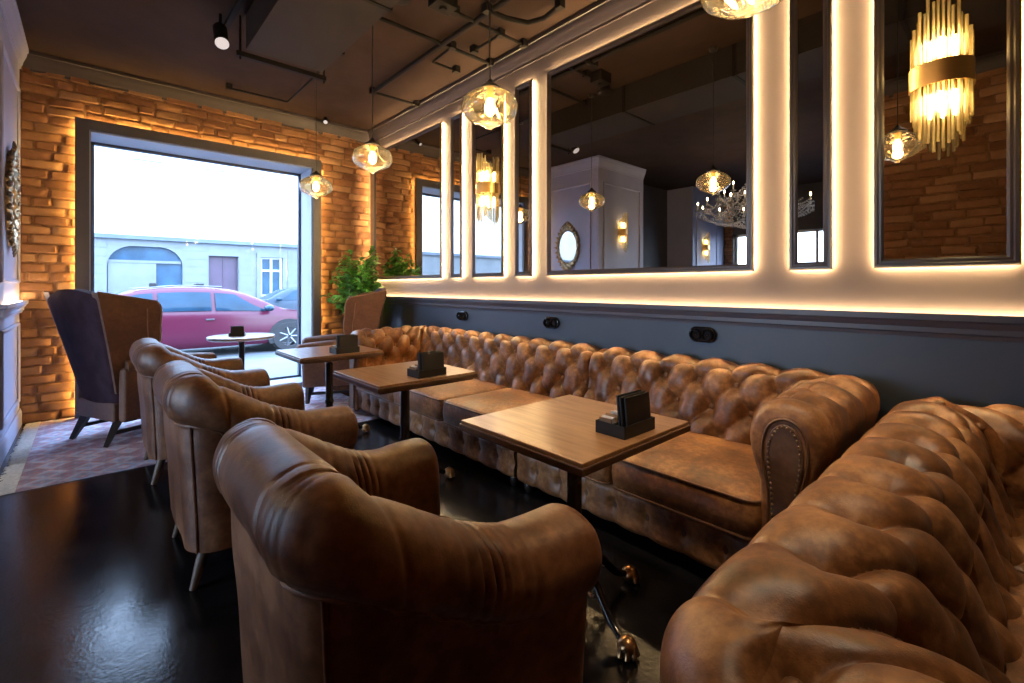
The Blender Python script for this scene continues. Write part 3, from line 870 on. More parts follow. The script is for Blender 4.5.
def cushion(x0, x1, y0, y1, z0, z1, parent, m='leather'):
    """soft box cushion with a domed top, rounded corners and welts"""
    n = 22
    def rrect(ins, rc):
        pts = []
        X0, X1, Y0, Y1 = x0+ins, x1-ins, y0+ins, y1-ins
        for cx, cy, a0 in ((X1-rc, Y1-rc, 0), (X0+rc, Y1-rc, 90), (X0+rc, Y0+rc, 180), (X1-rc, Y0+rc, 270)):
            for i in range(6):
                a = R(a0+18*i); pts.append((cx+rc*math.cos(a), cy+rc*math.sin(a)))
            # extra points along the side
        return pts
    rings = []
    H = z1-z0
    for ins, z in ((.05, z0), (.012, z0+.006), (.003, z0+.025), (-.004, z0+H*.5), (.003, z1-.022), (.012, z1-.006), (.03, z1), (.09, z1+.010), (.18, z1+.018)):
        ins = min(ins, min(x1-x0, y1-y0)*.45)
        rings.append([(x, y, z) for x, y in rrect(ins, max(.01, .05-ins*.1))])
    mb = MB(); k = len(rings[0]); vs = [p for r_ in rings for p in r_]; fs = []
    for i in range(len(rings)-1):
        for j in range(k): fs.append((i*k+j, i*k+(j+1) % k, (i+1)*k+(j+1) % k, (i+1)*k+j))
    fs.append(tuple(range(k-1, -1, -1))); fs.append(tuple((len(rings)-1)*k+j for j in range(k)))
    mb.add(vs, fs)
    c = mb.build('seat_cushion', M[m], parent, smooth=70)
    mb = MB()
    for z in (z0+.016, z1-.012):
        ring = [(x, y, z) for x, y in rrect(.003, .05)]; mb.tube(ring+[ring[0]], .0055, 6, False)
    mb.build('welt', M['welt'], c, smooth=60)
    return c
SG = 'tufted chesterfield sofas along the mirror wall'
chesterfield('chesterfield_sofa', 'farther tufted brown leather sofa with three seats, by the window end', (2.965, 2.19, 0), PI/2, 2.56, .985, False, True, 3, group=SG, uphase=.03)
chesterfield('chesterfield_sofa', 'two-seat tufted brown leather sofa by the near table, nailhead arm', (2.965, .485, 0), PI/2, 1.69, .985, True, False, 2, group=SG, uphase=.05)
chesterfield('chesterfield_sofa', 'tufted brown leather sofa turned away, its back filling the bottom right corner', (2.955, .412, 0), PI, 2.36, .95, True, True, 3, ds=.0062, prof_m=190, group=SG, a=.25, zs=.935, ns=1.3, r=.17)

# ------------------------------------------------------------------ tub armchairs
def armchair():
    t_ = thing('tub_armchair', '', 'armchair', (0,0,0), 0, 'brown leather tub armchairs in a row')
    Ln, dep, r = .80, .725, .17
    def flare(p): return (Ln/2+(p[0]-Ln/2)*(1+.21*max(0, p[1])/dep), p[1], p[2])
    st, iB, iA, uT = stations(Ln, dep, r, .006, True, True, nc=46, lc=.22)
    def prof(top):
        rz = .205
        return [(.048,.17),(.042,.30),(.034,.40+(top-.72)*.8),(.028,top-rz),(.010,top-rz+.020),(-.004,top-.150),(-.010,top-.095),(.012,top-.036),(.052,top-.008),(.092,top),(.135,top-.012),(.168,top-.050),(.180,top-.11),(.184,top-.20),(.190,.40),(.192,.30),(.192,.17)]
    J = 84; I = len(st)
    G = np.zeros((I, J, 3)); U = np.zeros((I, J)); V = np.zeros((I, J)); TP = np.zeros((I, J))
    for i, (fn, u, bl, y) in enumerate(st):
        s = np.clip((.545-y)/.53, 0, 1); ss = s*s*(3-2*s)
        top = .703+.215*ss + (.010*math.sin(PI*np.clip((u-uT/2)/.7+.5, 0, 1)) if y == 0 else 0)
        p, v = resample(prof(top), J)
        x, yy = fn(p[:, 0]); G[i, :, 0] = x; G[i, :, 1] = yy; G[i, :, 2] = p[:, 1]
        # the back leans outwards towards the top
        G[i, :, 0] = Ln/2+(G[i, :, 0]-Ln/2)*(1+.21*np.clip(G[i, :, 1], 0, 2)/dep)
        G[i, :, 1] -= .020*(1-y/dep)*np.clip((p[:, 1]-.2)/.7, 0, 1)
        U[i] = u; V[i] = v; TP[i] = top-p[:, 1]
    nr = surf_normals(G)
    disp = np.zeros((I, J))
    ub = (U-uT/2)
    roll = np.exp(-((TP-.09)/.10)**2)*(np.arange(J)[None, :] > J*.25)
    # gathered pleats on the roll where it turns and where the arm sweeps up
    half = uT/2
    for c, wd, k, A in ((-.30, .06, 170, .004), (.28, .13, 170, .013), (-.68, .10, 190, .013), (.68, .10, 190, .013)):
        disp -= A*(.25+.75*np.abs(np.sin(ub*23+1)))*np.abs(np.sin(ub*k*.5+V*3+1.6*np.sin(ub*27)))**7*np.exp(-((ub-c)/wd)**2)*roll
    # seams across the roll
    for c in (-.20, .16, -.47, .47):
        disp -= .0065*np.exp(-((ub-c+.10*(TP-.1))/.0075)**2)*roll
    # soft dents
    for i in range(0):
        pass
    wv = np.array([[mnoise.noise(Vector((U[i, j]*5, V[i, j]*5, 3.))) for j in range(J)] for i in range(I)])
    disp += .006*wv
    # inside tufting
    inner = np.clip((np.arange(J)[None, :]-J*.60)/6, 0, 1)*np.clip((G[..., 2]-.36)/.08, 0, 1)
    for c in (-.72, -.11, .11, .72):
        disp -= .022*np.exp(-(((ub-c)/.035)**2+((TP-.20)/.035)**2))*inner
    for du in (U, uT-U):
        q = np.clip(1-du/.045, 0, 1); disp -= .034*(1-np.sqrt(np.clip(1-q*q, 0, 1)))
    G2 = G+nr*disp[..., None]
    js = int(np.argmin(np.abs(TP[0]-.225+ (np.arange(J) > J*.5)*9)))
    def strip(nm, i0, i1, m, caps=()):
        mb = MB(); g = G2[i0:i1+1]; mb.grid(g)
        for ii in caps:
            ring = [tuple(p) for p in g[ii]]; mb.add(ring, [tuple(range(len(ring)))])
        return mb.build(nm, m, t_, smooth=70, recalc=False)
    strip('arm', 0, iB-20, M['leather_chair'], (0,))
    strip('backrest', iB-20, iA+20, M['leather_chair'])
    strip('arm', iA+20, I-1, M['leather_chair'], (-1,))
    # welts: under the roll all round, and down the rear corners
    pts = []
    for i in range(0, I, 3):
        j = int(np.argmin(np.abs(TP[i, :J//2]-.197))); pts.append(Vector(G2[i, j])+Vector(nr[i, j])*.001)
    mb = MB(); mb.tube(pts, .0058, 6, False)
    for c in (-.34, .34):
        i = int(np.argmin(np.abs(ub[:, 0]-c))); q = []
        for j in range(0, J//2, 2):
            if TP[i, j] > .197: q.append(Vector(G2[i, j])+Vector(nr[i, j])*.002)
        mb.tube(q, .0062, 6)
    mb.build('welt', M['leather_chair'], t_, smooth=60)
    MB().box(.16, Ln-.16, .12, dep-.035, .17, .30).build('seat_base', M['leather_chair'], t_, smooth=0, bevel=.02, seg=3)
    cushion(.185, Ln-.185, .17, dep-.01, .298, .455, t_, 'leather_chair')
    for ch in t_.children_recursive:
        if ch.name.split('.')[0] in ('seat_base', 'seat_cushion') or (ch.parent and ch.parent.name.startswith('seat_cushion')):
            for v in ch.data.vertices: v.co = flare(v.co)
    # bottom board
    MB().box(.13, Ln-.13, .105, dep-.06, .165, .19).build('bottom_board', M['leg_dark'], t_, smooth=0)
    for x, y, dx, dy in ((.135, .125, -.02, -.055), (Ln-.135, .125, .02, -.055), (.06, dep-.09, -.012, .02), (Ln-.06, dep-.09, .012, .02)):
        mb = MB(); mb.tube([(x, y, .175), (x+dx*.5, y+dy*.5, .09), (x+dx, y+dy, .0)], [.027, .022, .013], 12)
        mb.build('leg', M['leg_wood'], t_, smooth=50)
    b = None
    for c in (-.72, -.11, .11, .72):
        i = int(np.argmin(np.abs(ub[:, 0]-c)))
        j = J//2+int(np.argmin(np.abs(TP[i, J//2:]-.20)))
        p = Vector(G2[i, j])+Vector(nr[i, j])*.003; rot = Vector(nr[i, j]).to_track_quat('Z', 'Y').to_euler()
        if b is None: b = BTN.build('button', M['leather_chair'], t_, smooth=180); b.location = p; b.rotation_euler = rot
        else: child_copy(b, t_, p, rot)
    return t_
ac = armchair()
CHX = .268
ac.location = (CHX, 1.62, 0); ac.rotation_euler = (0, 0, -PI/2); ac['label'] = 'nearest brown leather tub armchair, facing the near table'
another(ac, (CHX-.015, 3.08, 0), -PI/2, 'middle brown leather tub armchair of the row, facing the middle table')
another(ac, (CHX-.035, 4.53, 0), -PI/2, 'farthest brown leather tub armchair of the row, in front of a wing chair')

# ------------------------------------------------------------------ wing chairs
def wingchair():
    """faces +x, origin on the floor under the middle"""
    t_ = thing('wing_chair', '', 'wing chair', (0,0,0), 0, 'tall wing chairs by the window')
    H = 1.27
    def hw(z): return .245+.150*min(1, max(0, (z-.25)/.95))**.9
    def xo(z): return -.265-.215*max(0, (z-.25)/1.0)**1.1
    # back slab
    nz, ny = 28, 22
    def slab(off, back):
        g = np.zeros((ny+1, nz+1, 3))
        for i in range(ny+1):
            f = -1+2*i/ny
            top = H - .012 - .030*abs(f)**3 + .016*math.cos(f*PI*1.0)
            for j in range(nz+1):
                z = .20+(top-.20)*j/nz
                edge = (1-abs(f))
                e2 = (nz-j)/nz
                thick = .135*(1-.5*max(0, 1-edge/.12)**2)*(1-.45*max(0, 1-e2/.06)**2)
                x = xo(z) + .012*f*f
                if back:
                    x -= .010*(1-f*f)
                    x += .03*max(0, 1-edge/.08)**2 + .025*max(0, 1-e2/.05)**2
                else: x += thick + .012*(1-f*f)
                g[i, j] = (x, f*hw(z), z)
        return g
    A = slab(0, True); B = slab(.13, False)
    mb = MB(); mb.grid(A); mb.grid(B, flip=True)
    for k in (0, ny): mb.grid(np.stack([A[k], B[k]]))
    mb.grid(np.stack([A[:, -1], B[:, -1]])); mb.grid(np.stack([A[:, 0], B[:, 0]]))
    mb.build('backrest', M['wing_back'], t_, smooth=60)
    # wings
    for s in (-1, 1):
        nz = 30; prof = []
        def ln(z):
            k = (z-.60)/(H-.60)
            return .20+.22*math.sin(min(1, max(0, k))**.8*PI*.62) + .0
        O = np.zeros((nz+1, 13, 3)); In = np.zeros((nz+1, 13, 3))
        for i in range(nz+1):
            z = .42+(H-.022-.42)*i/nz
            k = max(0, min(1, (z-.60)/(H-.60)))
            l = .52-.30*min(1, max(0, (z-.42)/.26))**.6 if z < .62 else .255+.135*math.sin(PI*.5*min(1, (z-.62)/.36))+.05*max(0, z-.98)/.27
            top = max(0, (z-(H-.17))/.15); l -= .035*top**4
            for j in range(13):
                q = j/12
                x = xo(z)+.02+l*q
                zz = z - .085*q*k
                fl = hw(z)+.012+.022*q*k
                rd = 1-.55*max(0, (q-.8)/.2)**2
                O[i, j] = (x, s*(fl), zz); In[i, j] = (x, s*(fl-.085*rd), zz)
        mb = MB(); mb.grid(O); mb.grid(In, flip=True)
        for k in (0, nz): mb.grid(np.stack([O[k], In[k]]))
        for k in (0, 12): mb.grid(np.stack([O[:, k], In[:, k]]))
        wg = mb.build('wing', M['leather_wing'], t_, smooth=55)
        mb = MB(); mb.tube([Vector(p)+Vector((0, s*.003, 0)) for p in O[4:, 12]]+[Vector(p)+Vector((0, s*.003, .004)) for p in O[-1, ::-1]], .0065, 6)
        # inset seam parallel to the edge
        mb.tube([Vector(O[i, 9])+Vector((0, s*.0015, 0)) for i in range(4, nz-2)], .004, 6)
        mb.build('welt', M['wing_welt'], wg, smooth=60)
        # arms: padded top on a panel
        y = s*.335
        mb = MB()
        pts = []
        for i in range(15):
            q = i/14; pts.append((-.24+.68*q, y+s*.02*q, .635+.012*math.sin(q*PI)-.02*q))
        mb.tube(pts, [.055+.008*math.sin(PI*min(1, i/14)) for i in range(15)], 16)
        e_ = pts[-1]
        mb.ball(e_, .056, 14, 8)
        arm = mb.build('arm', M['leather_wing'], t_, smooth=70)
        MB().box(-.27, .425, y-.045, y+.045, .19, .63).build('arm_panel', M['leather_wing'], arm, smooth=0, bevel=.025, seg=3)
    MB().box(-.29, .40, -.27, .27, .185, .34).build('seat_base', M['leather_wing'], t_, smooth=0, bevel=.02, seg=3)
    cushion(-.15, .44, -.285, .285, .34, .47, t_, 'leather_wing')
    for x, y, dx, dy in ((-.235, -.235, -.10, -.02), (-.235, .235, -.10, .02), (.36, -.28, .02, -.01), (.36, .28, .02, .01)):
        mb = MB(); mb.tube([(x, y, .20), (x+dx*.5, y+dy*.5, .10), (x+dx, y+dy, 0)], [.042, .032, .021], 4)
        mb.build('leg', M['leg_dark'], t_, smooth=0)
    for y in (-.25, .25):
        MB().box(-.28, .37, y-.012, y+.012, .085, .115).build('stretcher', M['leg_dark'], t_, smooth=0)
    return t_
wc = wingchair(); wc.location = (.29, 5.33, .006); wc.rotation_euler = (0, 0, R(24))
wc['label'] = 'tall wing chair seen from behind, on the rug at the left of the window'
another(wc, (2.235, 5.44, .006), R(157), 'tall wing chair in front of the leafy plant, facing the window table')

# ------------------------------------------------------------------ tables
def dining_table():
    """origin on the floor at the pedestal; top .70 x .66"""
    t_ = thing('pedestal_table', '', 'table', (0,0,0), 0, 'square wooden pedestal tables')
    hx, hy = .345, .325
    MB().box(-hx+.006, hx-.006, -hy+.006, hy-.006, .735, .752).build('tabletop', M['wood'], t_, smooth=0, bevel=.003)
    mb = MB(); mb.box(-hx, hx, -hy, hy, .712, .738); mb.box(-hx+.02, hx-.02, -hy+.02, hy-.02, .700, .713)
    mb.build('top_edge', M['wood_edge'], t_, smooth=0, bevel=.004)
    mb = MB(); mb.lathe([(.0005,.69),(.12,.69),(.12,.700),(.0005,.700)], 20); mb.build('mount_plate', M['black'], t_, smooth=40)
    mb = MB(); mb.lathe([(.03,.69),(.030,.33),(.036,.32),(.036,.30),(.030,.29),(.030,.20)], 20)
    mb.build('column', M['black_gloss'], t_, smooth=40)
    mb = MB(); mb.lathe([(.038,.688),(.045,.68),(.045,.655),(.038,.648)], 20); mb.build('collar', M['chrome'], t_, smooth=40)
    mb = MB(); mb.lathe([(.030,.24),(.05,.225),(.062,.19),(.055,.15),(.036,.12),(.05,.10),(.055,.07),(.03,.05),(.0005,.05)], 24)
    mb.build('base_urn', M['bronze'], t_, smooth=60)
    for k in range(4):
        a = R(90*k-12.6)
        c, s = math.cos(a), math.sin(a)
        pts = [(.03,.16),(.07,.19),(.12,.175),(.17,.12),(.22,.07),(.27,.045),(.30,.035)]
        pts = spl(pts, 3)
        mb = MB(); mb.tube([(r_*c, r_*s, z) for r_, z in pts], [.020-.008*(i/len(pts)) for i in range(len(pts))], 10)
        foot = mb.build('leg', M['black_gloss'], t_, smooth=60)
        mb = MB(); mb.ball((.305*c, .305*s, .034), .036, 12, 8)
        for q in range(5):
            b = a+PI*.5*(q-2)/2
            mb.tube([(.30*c, .30*s, .05), (.305*c+.026*math.cos(b), .305*s+.026*math.sin(b), .035), (.305*c+.036*math.cos(b), .305*s+.036*math.sin(b), .010)], [.010, .011, .009], 8)
        mb.build('claw', M['bronze'], foot, smooth=60)
        mb = MB()
        sp = []
        for i in range(20):
            th = i*.33; rr = .042-.0018*i; sp.append(((.115+rr*math.cos(th))*c, (.115+rr*math.cos(th))*s, .115+rr*math.sin(th)))
        mb.tube(sp, .007, 8); mb.build('scroll', M['bronze'], foot, smooth=60)
    return t_
tb = dining_table(); tb.location = (1.465, 1.237, 0); tb['label'] = 'nearest square wooden table between the first armchair and sofa'
another(tb, (1.51, 2.70, 0), 0, 'middle square wooden table in front of the farther sofa')
another(tb, (1.525, 4.03, 0), 0, 'farthest square wooden table, by the wing chair at the sofa end')
def round_table(x, y):
    t_ = thing('round_table', 'small round pedestal table standing at the shop window', 'table', (x, y, .006))
    mb = MB(); mb.lathe([(.0005,.735),(.295,.735),(.316,.745),(.320,.758),(.316,.770),(.305,.774),(.0005,.774)], 48); mb.build('tabletop', M['round_top'], t_, smooth=30)
    mb = MB(); mb.lathe([(.0005,.735),(.10,.733),(.10,.722),(.035,.715),(.028,.68),(.028,.10),(.04,.05),(.20,.03),(.22,.012),(.22,0),(.0005,0)], 28); mb.build('pedestal', M['black'], t_, smooth=30)
round_table(1.19, 5.60)

# condiment boxes
def caddy():
    t_ = thing('table_caddy', '', 'caddy', (0,0,0), 0, 'black table caddies')
    mb = MB(); t = .004
    mb.box(0, .20, 0, .13, 0, t); mb.box(0, .20, 0, t, 0, .046); mb.box(0, .20, .13-t, .13, 0, .046)
    mb.box(0, t, 0, .13, 0, .046); mb.box(.20-t, .20, 0, .13, 0, .046); mb.box(0, .20, .052, .056, 0, .046); mb.box(.105, .109, .056, .13, 0, .044)
    mb.build('tray', M['black_box'], t_, smooth=0)
    rot = Matrix.Rotation(R(-5), 3, 'X')
    for y in (.008, .020, .032):
        MB().box(.022 if y > .01 else .034, .198-(y*.6), y, y+.009, .005, .138+y*.35, rot, (0, y, 0)).build('menu', M['black_box'], t_, smooth=0, bevel=.002)
    r = random.Random(4)
    for k in range(9):
        x = .010+.0105*k; rt = Matrix.Rotation(R(r.uniform(-14, 14)), 3, 'Y')
        MB().box(x, x+.004, .064, .118, .006, .058+r.uniform(0, .012), rt).build('sugar_packet', M['white'] if k % 3 else M['packet'], t_, smooth=0)
    for k in range(3):
        mb = MB(); mb.lathe([(.0005,0),(.013,0),(.013,.050),(.009,.058),(.0005,.060)], 12, (.128+.028*k, .093, .004)); mb.build('shaker', M['black'] if k != 1 else M['packet'], t_, smooth=40)
    return t_
cd = caddy(); cd.location = (1.41, .957, .752); cd['label'] = 'black caddy of sugar packets and menus on the near table'
another(cd, (1.445, 2.415, .752), R(3), 'black caddy of sugar packets and menus on the middle table')
another(cd, (1.47, 3.735, .752), R(3), 'black caddy of sugar packets and menus on the farthest square table')
another(cd, (1.06, 5.56, .780), R(-20), 'black caddy of sugar packets on the round window table').scale = (.72, .72, .72)

# sockets on the dado
def socket():
    t_ = thing('wall_socket', '', 'socket', (0,0,0), 0, 'black double sockets above the sofas')
    def pill(hw_, hh, x0, x1, ins, m, nm, par):
        poly = []
        for a0 in (-90, 90):
            for i in range(13):
                a = R(a0+15*i); cy = hw_-hh if a0 == -90 else -(hw_-hh)
                poly.append((cy+hh*math.cos(a), hh*math.sin(a)))
        mb = MB(); mb.prism(poly, x0, x1, 'yz'); return mb.build(nm, m, par, smooth=40, bevel=ins, seg=3)
    pill(.092, .052, -.026, 0, .010, M['black_gloss'], 'plate', t_)
    for y in (-.040, .040):
        mb = MB(); mb.lathe([(.034,-.036),(.037,-.040),(.034,-.044),(.030,-.040),(.030,-.026),(.0005,-.025)], 20, (0, y, 0), 'x')
        mb.lathe([(.034,-.036),(.036,-.02)], 20, (0, y, 0), 'x')
        mb.build('outlet', M['black_gloss'], t_, smooth=40)
        MB().ball((-.03, y, .0), .005, 8, 5).build('pin', M['chrome'], t_, smooth=180)
    return t_
sk = socket(); sk.location = (W-.012, 1.423, .985); sk['label'] = 'black double socket on the dado, nearest the foreground sofa'
another(sk, (W-.012, 2.776, .985), 0, 'black double socket on the dado, the middle one')
another(sk, (W-.012, 4.086, .985), 0, 'black double socket on the dado, nearest the plant')

# ------------------------------------------------------------------ rug
rx0, rx1, ry0, ry1 = -.355, 2.25, 4.27, 6.33
rug = thing('rug', 'faded patterned rug with a pale fringe under the window seats', 'rug', ((rx0+rx1)/2, (ry0+ry1)/2, 0))
MB().box(-(rx1-rx0)/2, (rx1-rx0)/2, -(ry1-ry0)/2, (ry1-ry0)/2, .0005, .006).build('pile', M['rug'], rug, smooth=0, bevel=.003)
mb = MB(); r = random.Random(2); yy = -(ry1-ry0)/2
while yy < (ry1-ry0)/2:
    x = -(rx1-rx0)/2; l = r.uniform(.075, .105); dy = r.uniform(-.006, .006)
    mb.tube([(x, yy, .005), (x-l*.5, yy+dy*.5, .004), (x-l, yy+dy, .0035)], .0032, 5); yy += .0062
mb.build('fringe', M['fringe'], rug, smooth=60)

# ------------------------------------------------------------------ oval gilt mirror on the left wall
def oval_mirror():
    t_ = thing('oval_mirror', 'ornate oval gilt mirror on the left panelled wall', 'mirror', (L, 5.60, 2.02))
    a, b = .235, .33
    mb = MB(); mb.lathe([(.0005,.012),(1.0,.012)], 48, (0,0,0), 'x', 1, 1)
    mb.v = [(x, y*a*.9, z*b*.9) for x, y, z in mb.v]
    mb.build('glass', M['mirror'], t_, smooth=180, recalc=False)
    mb = MB(); vs = []; n = 96; prof = [(.86, .004), (.88, .020), (.93, .030), (.97, .024), (1.02, .036), (1.10, .034), (1.16, .018), (1.17, .002)]
    G = np.zeros((n+1, len(prof), 3))
    for i in range(n+1):
        th = 2*PI*i/n
        for j, (k, d) in enumerate(prof):
            kk = k*(1 + (.030*math.cos(th*18) if j > 4 else 0)); G[i, j] = (d*(1+.25*math.cos(th*18+j)), a*kk*math.cos(th), b*kk*math.sin(th))
    mb.grid(G)
    r = random.Random(9)
    for i in range(26):
        th = 2*PI*i/26; c = Vector((.03, a*1.13*math.cos(th), b*1.13*math.sin(th))); mb.ball(c, .022, 8, 5, 1.2)
        e_ = c+Vector((.0, .035*math.cos(th), .035*math.sin(th))); mb.tube([c, e_, e_+Vector((.012, -.02*math.sin(th), .02*math.cos(th)))], [.014, .011, .006], 7)
    for sgn in (1, -1):
        for k in range(-3, 4):
            h = .115-.018*abs(k)
            base = Vector((.028, .030*k, sgn*(b*1.10-.006*k*k*.5))); mb.tube([base, base+Vector((.012, .012*k, sgn*h*.6)), base+Vector((.0, .006*k, sgn*h))], [.018, .014, .005], 7)
    mb.build('frame', M['antique'], t_, smooth=55)
oval_mirror()

# ------------------------------------------------------------------ plant
def plant(x, y):
    t_ = thing('potted_plant', 'bushy green leafy plant in the corner behind a wing chair', 'plant', (x, y, 0))
    mb = MB(); mb.lathe([(.0005,.0),(.13,0),(.145,.02),(.185,.78),(.19,.80),(.175,.80),(.165,.74),(.0005,.74)], 28); mb.build('planter', M['pot'], t_, smooth=40)
    MB().lathe([(.0005,.765),(.165,.765),(.165,.742),(.0005,.742)], 24).build('soil', M['soil'], t_, smooth=40)
    r = random.Random(21); st_ = MB(); lf = MB()
    for k in range(76):
        a = r.uniform(0, 2*PI); out = r.uniform(.08, .46); h = r.uniform(.30, 1.10)
        tip = Vector((out*math.cos(a)*1.05, out*math.sin(a)*.85, .77+h*(1-.45*(out/.46)**2)))
        tip.x = max(min(tip.x, .11), -.42); tip.y = min(max(tip.y, -.26), .24)
        base = Vector((.05*math.cos(a), .05*math.sin(a), .76)); mid = base.lerp(tip, .5)+Vector((0, 0, .06))
        pts = []
        for i in range(9):
            q = i/8; pts.append(base*(1-q)**2+mid*2*q*(1-q)+tip*q*q)
        st_.tube(pts, [.005-.0035*i/8 for i in range(9)], 5)
        for i in range(3, 9):
            for s in range(4):
                c = pts[i]; d = Vector((r.uniform(-1, 1), r.uniform(-1, 1), r.uniform(-.3, .7))).normalized()
                l = r.uniform(.075, .115); wd = l*.30; up = Vector((r.uniform(-.4, .4), r.uniform(-.4, .4), 1)).normalized()
                sd = d.cross(up).normalized(); up = sd.cross(d)
                vs = []
                for q, wq, dr in ((0, .08, 0), (.3, .85, .012), (.6, 1, .008), (.85, .55, -.006), (1, .02, -.02)):
                    p = c+d*l*q+up*dr
                    vs += [p-sd*wd*wq+up*.006*wq, p, p+sd*wd*wq+up*.006*wq]
                fs = []
                for q in range(4):
                    fs += [(q*3, q*3+1, q*3+4, q*3+3), (q*3+1, q*3+2, q*3+5, q*3+4)]
                lf.add(vs, fs)
    st_.build('stems', M['stem'], t_, smooth=60); lf.build('foliage', M['leaf'], t_, smooth=60, recalc=False)
plant(2.70, 5.97)

# ------------------------------------------------------------------ ceiling services
def pix(px, py, z):
    t = 464.75*(HC-z)/(py-286.6); u = (px-512)/464.75; s, c = math.sin(.7362), math.cos(.7362)
    return Vector((t*(s+u*c), t*(c-u*s), z))
dx0, dx1, dz = .945, 1.56, 3.25
d_ = thing('ventilation_duct', 'wide dark rectangular duct running along the ceiling', 'duct', ((dx0+dx1)/2, 2.2, dz))
MB().box(dx0-(dx0+dx1)/2, dx1-(dx0+dx1)/2, -2.6, 2.1, 0, ZC-dz).build('duct_body', M['duct'], d_, smooth=0)
mb = MB()
for y in (-1.6, -.4, .8): mb.box(dx0-(dx0+dx1)/2-.012, dx1-(dx0+dx1)/2+.012, y-.015, y+.015, -.010, ZC-dz-.002)
mb.build('flanges', M['pipe'], d_, smooth=0)
h_ = thing('duct_hanger', 'black hanger bar with rods under the end of the duct', 'hanger', (dx0-.03, 4.36, dz))
MB().box(-.03, .70, -.02, .02, -.045, -.005).build('bar', M['pipe'], h_, smooth=0)
for x in (.0, .685): MB().tube([(x, 0, -.07), (x, 0, ZC-dz)], .008, 8).build('rod', M['pipe'], h_, smooth=40)
cz = 3.49
def conduit(pts, rad, label):
    P_ = [Vector(p) for p in pts]; o = P_[0].copy()
    mb = MB(); mb.tube([p-o for p in P_], rad, 10)
    t_ = thing('ceiling_conduit', label, 'conduit', o, 0, 'black conduits on the ceiling')
    mb.build('pipe', M['pipe'], t_, smooth=50)
    for p in (P_[0], P_[-1]): MB().box(*(lambda q: (q.x-.03, q.x+.03, q.y-.03, q.y+.03, q.z-.02, q.z+.045))(p-o)).build('clip', M['pipe'], t_, smooth=0, bevel=.004)
A0 = pix(373, 92, cz); X1 = A0.x
conduit([(X1, A0.y, cz), (X1, 3.6, cz), (X1, 2.2, cz), (X1, .3, cz)], .024, 'long black ceiling conduit running beside the mirrors')
conduit([(X1, A0.y, cz), (W-.10, A0.y, cz)], .016, 'short black conduit from the corner box to the cornice')
p = pix(382, 19, cz); conduit([(dx1, p.y, cz), (W-.10, p.y, cz)], .018, 'black conduit crossing from the duct to the mirror wall')
p = pix(455, 12, cz); conduit([(p.x, p.y, cz), (W-.10, p.y, cz)], .016, 'black conduit crossing above the round pendant')
a_ = pix(433, 62, cz); b_ = pix(461, 68, cz); c_ = pix(452, 47, cz)
conduit([c_, a_, (a_.x+.05, a_.y, cz), (b_.x, a_.y, cz)], .012, 'thin bent black conduit near the cornice')
p = pix(474, 51, cz); q = pix(497, 33, cz); conduit([(p.x, p.y, cz), (p.x, q.y, cz)], .014, 'short black conduit parallel to the cornice')
p = pix(311, 80, cz); q = pix(287, 101, cz); conduit([(p.x, 4.3, cz), (p.x, q.y, cz), (p.x-.02, q.y+.03, cz), (p.x-.6, q.y+.05, cz)], .012, 'thin black conduit from the duct hanger toward the window')
pts = [pix(x, y, cz-.02) for x, y in ((487, 10), (505, 18), (528, 23), (545, 18), (560, 6))]
conduit([pts[0], pts[1], pts[2], pts[3], pts[4]], .022, 'loose black cable sagging by the cornice')
p = pix(400, 6, 3.40)
v_ = thing('ceiling_vent', 'black round air valve at the edge of the ceiling duct', 'vent', (p.x, p.y, ZC)); mb = MB()
mb.lathe([(.0005,-.10),(.05,-.10),(.085,-.085),(.09,-.07),(.06,-.06),(.06,0),(.0005,0)], 20); mb.build('valve_body', M['pipe'], v_, smooth=40)
p = pix(443, 8, cz-.06)
v_ = thing('ceiling_junction_box', 'black junction box between ceiling conduits', 'junction box', (p.x, p.y, ZC)); MB().box(-.09, .09, -.07, .07, -.11, 0).build('box_body', M['pipe'], v_, smooth=0, bevel=.006)
mb = MB(); mb.lathe([(.0005,-.13),(.03,-.13),(.03,-.11),(.0005,-.11)], 12); mb.build('gland', M['pipe'], v_, smooth=40)

def spot(px, py, z, label, k=1.0, tilt=(R(-38), 0, R(-4)), drop=None):
    c = pix(px, py, z)
    t_ = thing('ceiling_spotlight', label, 'spotlight', (c.x, c.y, ZC), 0, 'ceiling spotlights')
    dzl = z-ZC
    hd = bpy.data.objects.new('lamp_head', None)
    mb = MB(); mb.lathe([(.0005,.24*k),(.045*k,.24*k),(.052*k,.22*k),(.052*k,-.004),(.047*k,-.004),(.045*k,.012),(.0005,.012)], 20)
    Rm = Matrix.Rotation(tilt[2], 3, 'Z') @ Matrix.Rotation(tilt[0], 3, 'X')
    mb.v = [tuple(Rm @ Vector(v) + Vector((0, 0, dzl))) for v in mb.v]
    mb.build('lamp_head', M['pipe'], t_, smooth=40)
    mb = MB(); mb.lathe([(.0005,-.008),(.050*k,-.006)], 20)
    mb.v = [tuple(Rm @ Vector(v) + Vector((0, 0, dzl))) for v in mb.v]
    mb.build('lens', M['spot'], t_, smooth=0, recalc=False)
    top = Rm @ Vector((0, 0, .17*k)) + Vector((0, 0, dzl))
    MB().tube([top, (top.x, top.y, 0)], .012, 8).build('stalk', M['pipe'], t_, smooth=40)
def add_fill_spot(x, y, z, aim, watts, blend=.6, ang=74):  # added unseen spots, top light for the foreground; no fittings, off the track
    l = bpy.data.lights.new('fill_spot', 'SPOT'); l.energy = watts; l.color = (1, .80, .57); l.spot_size = R(ang); l.spot_blend = blend; l.shadow_soft_size = .06
    o = bpy.data.objects.new('fill_spot', l); COL.objects.link(o); o.location = (x, y, z)
    o.rotation_euler = (Vector(aim)-Vector((x, y, z))).to_track_quat('-Z', 'Y').to_euler()
    return o
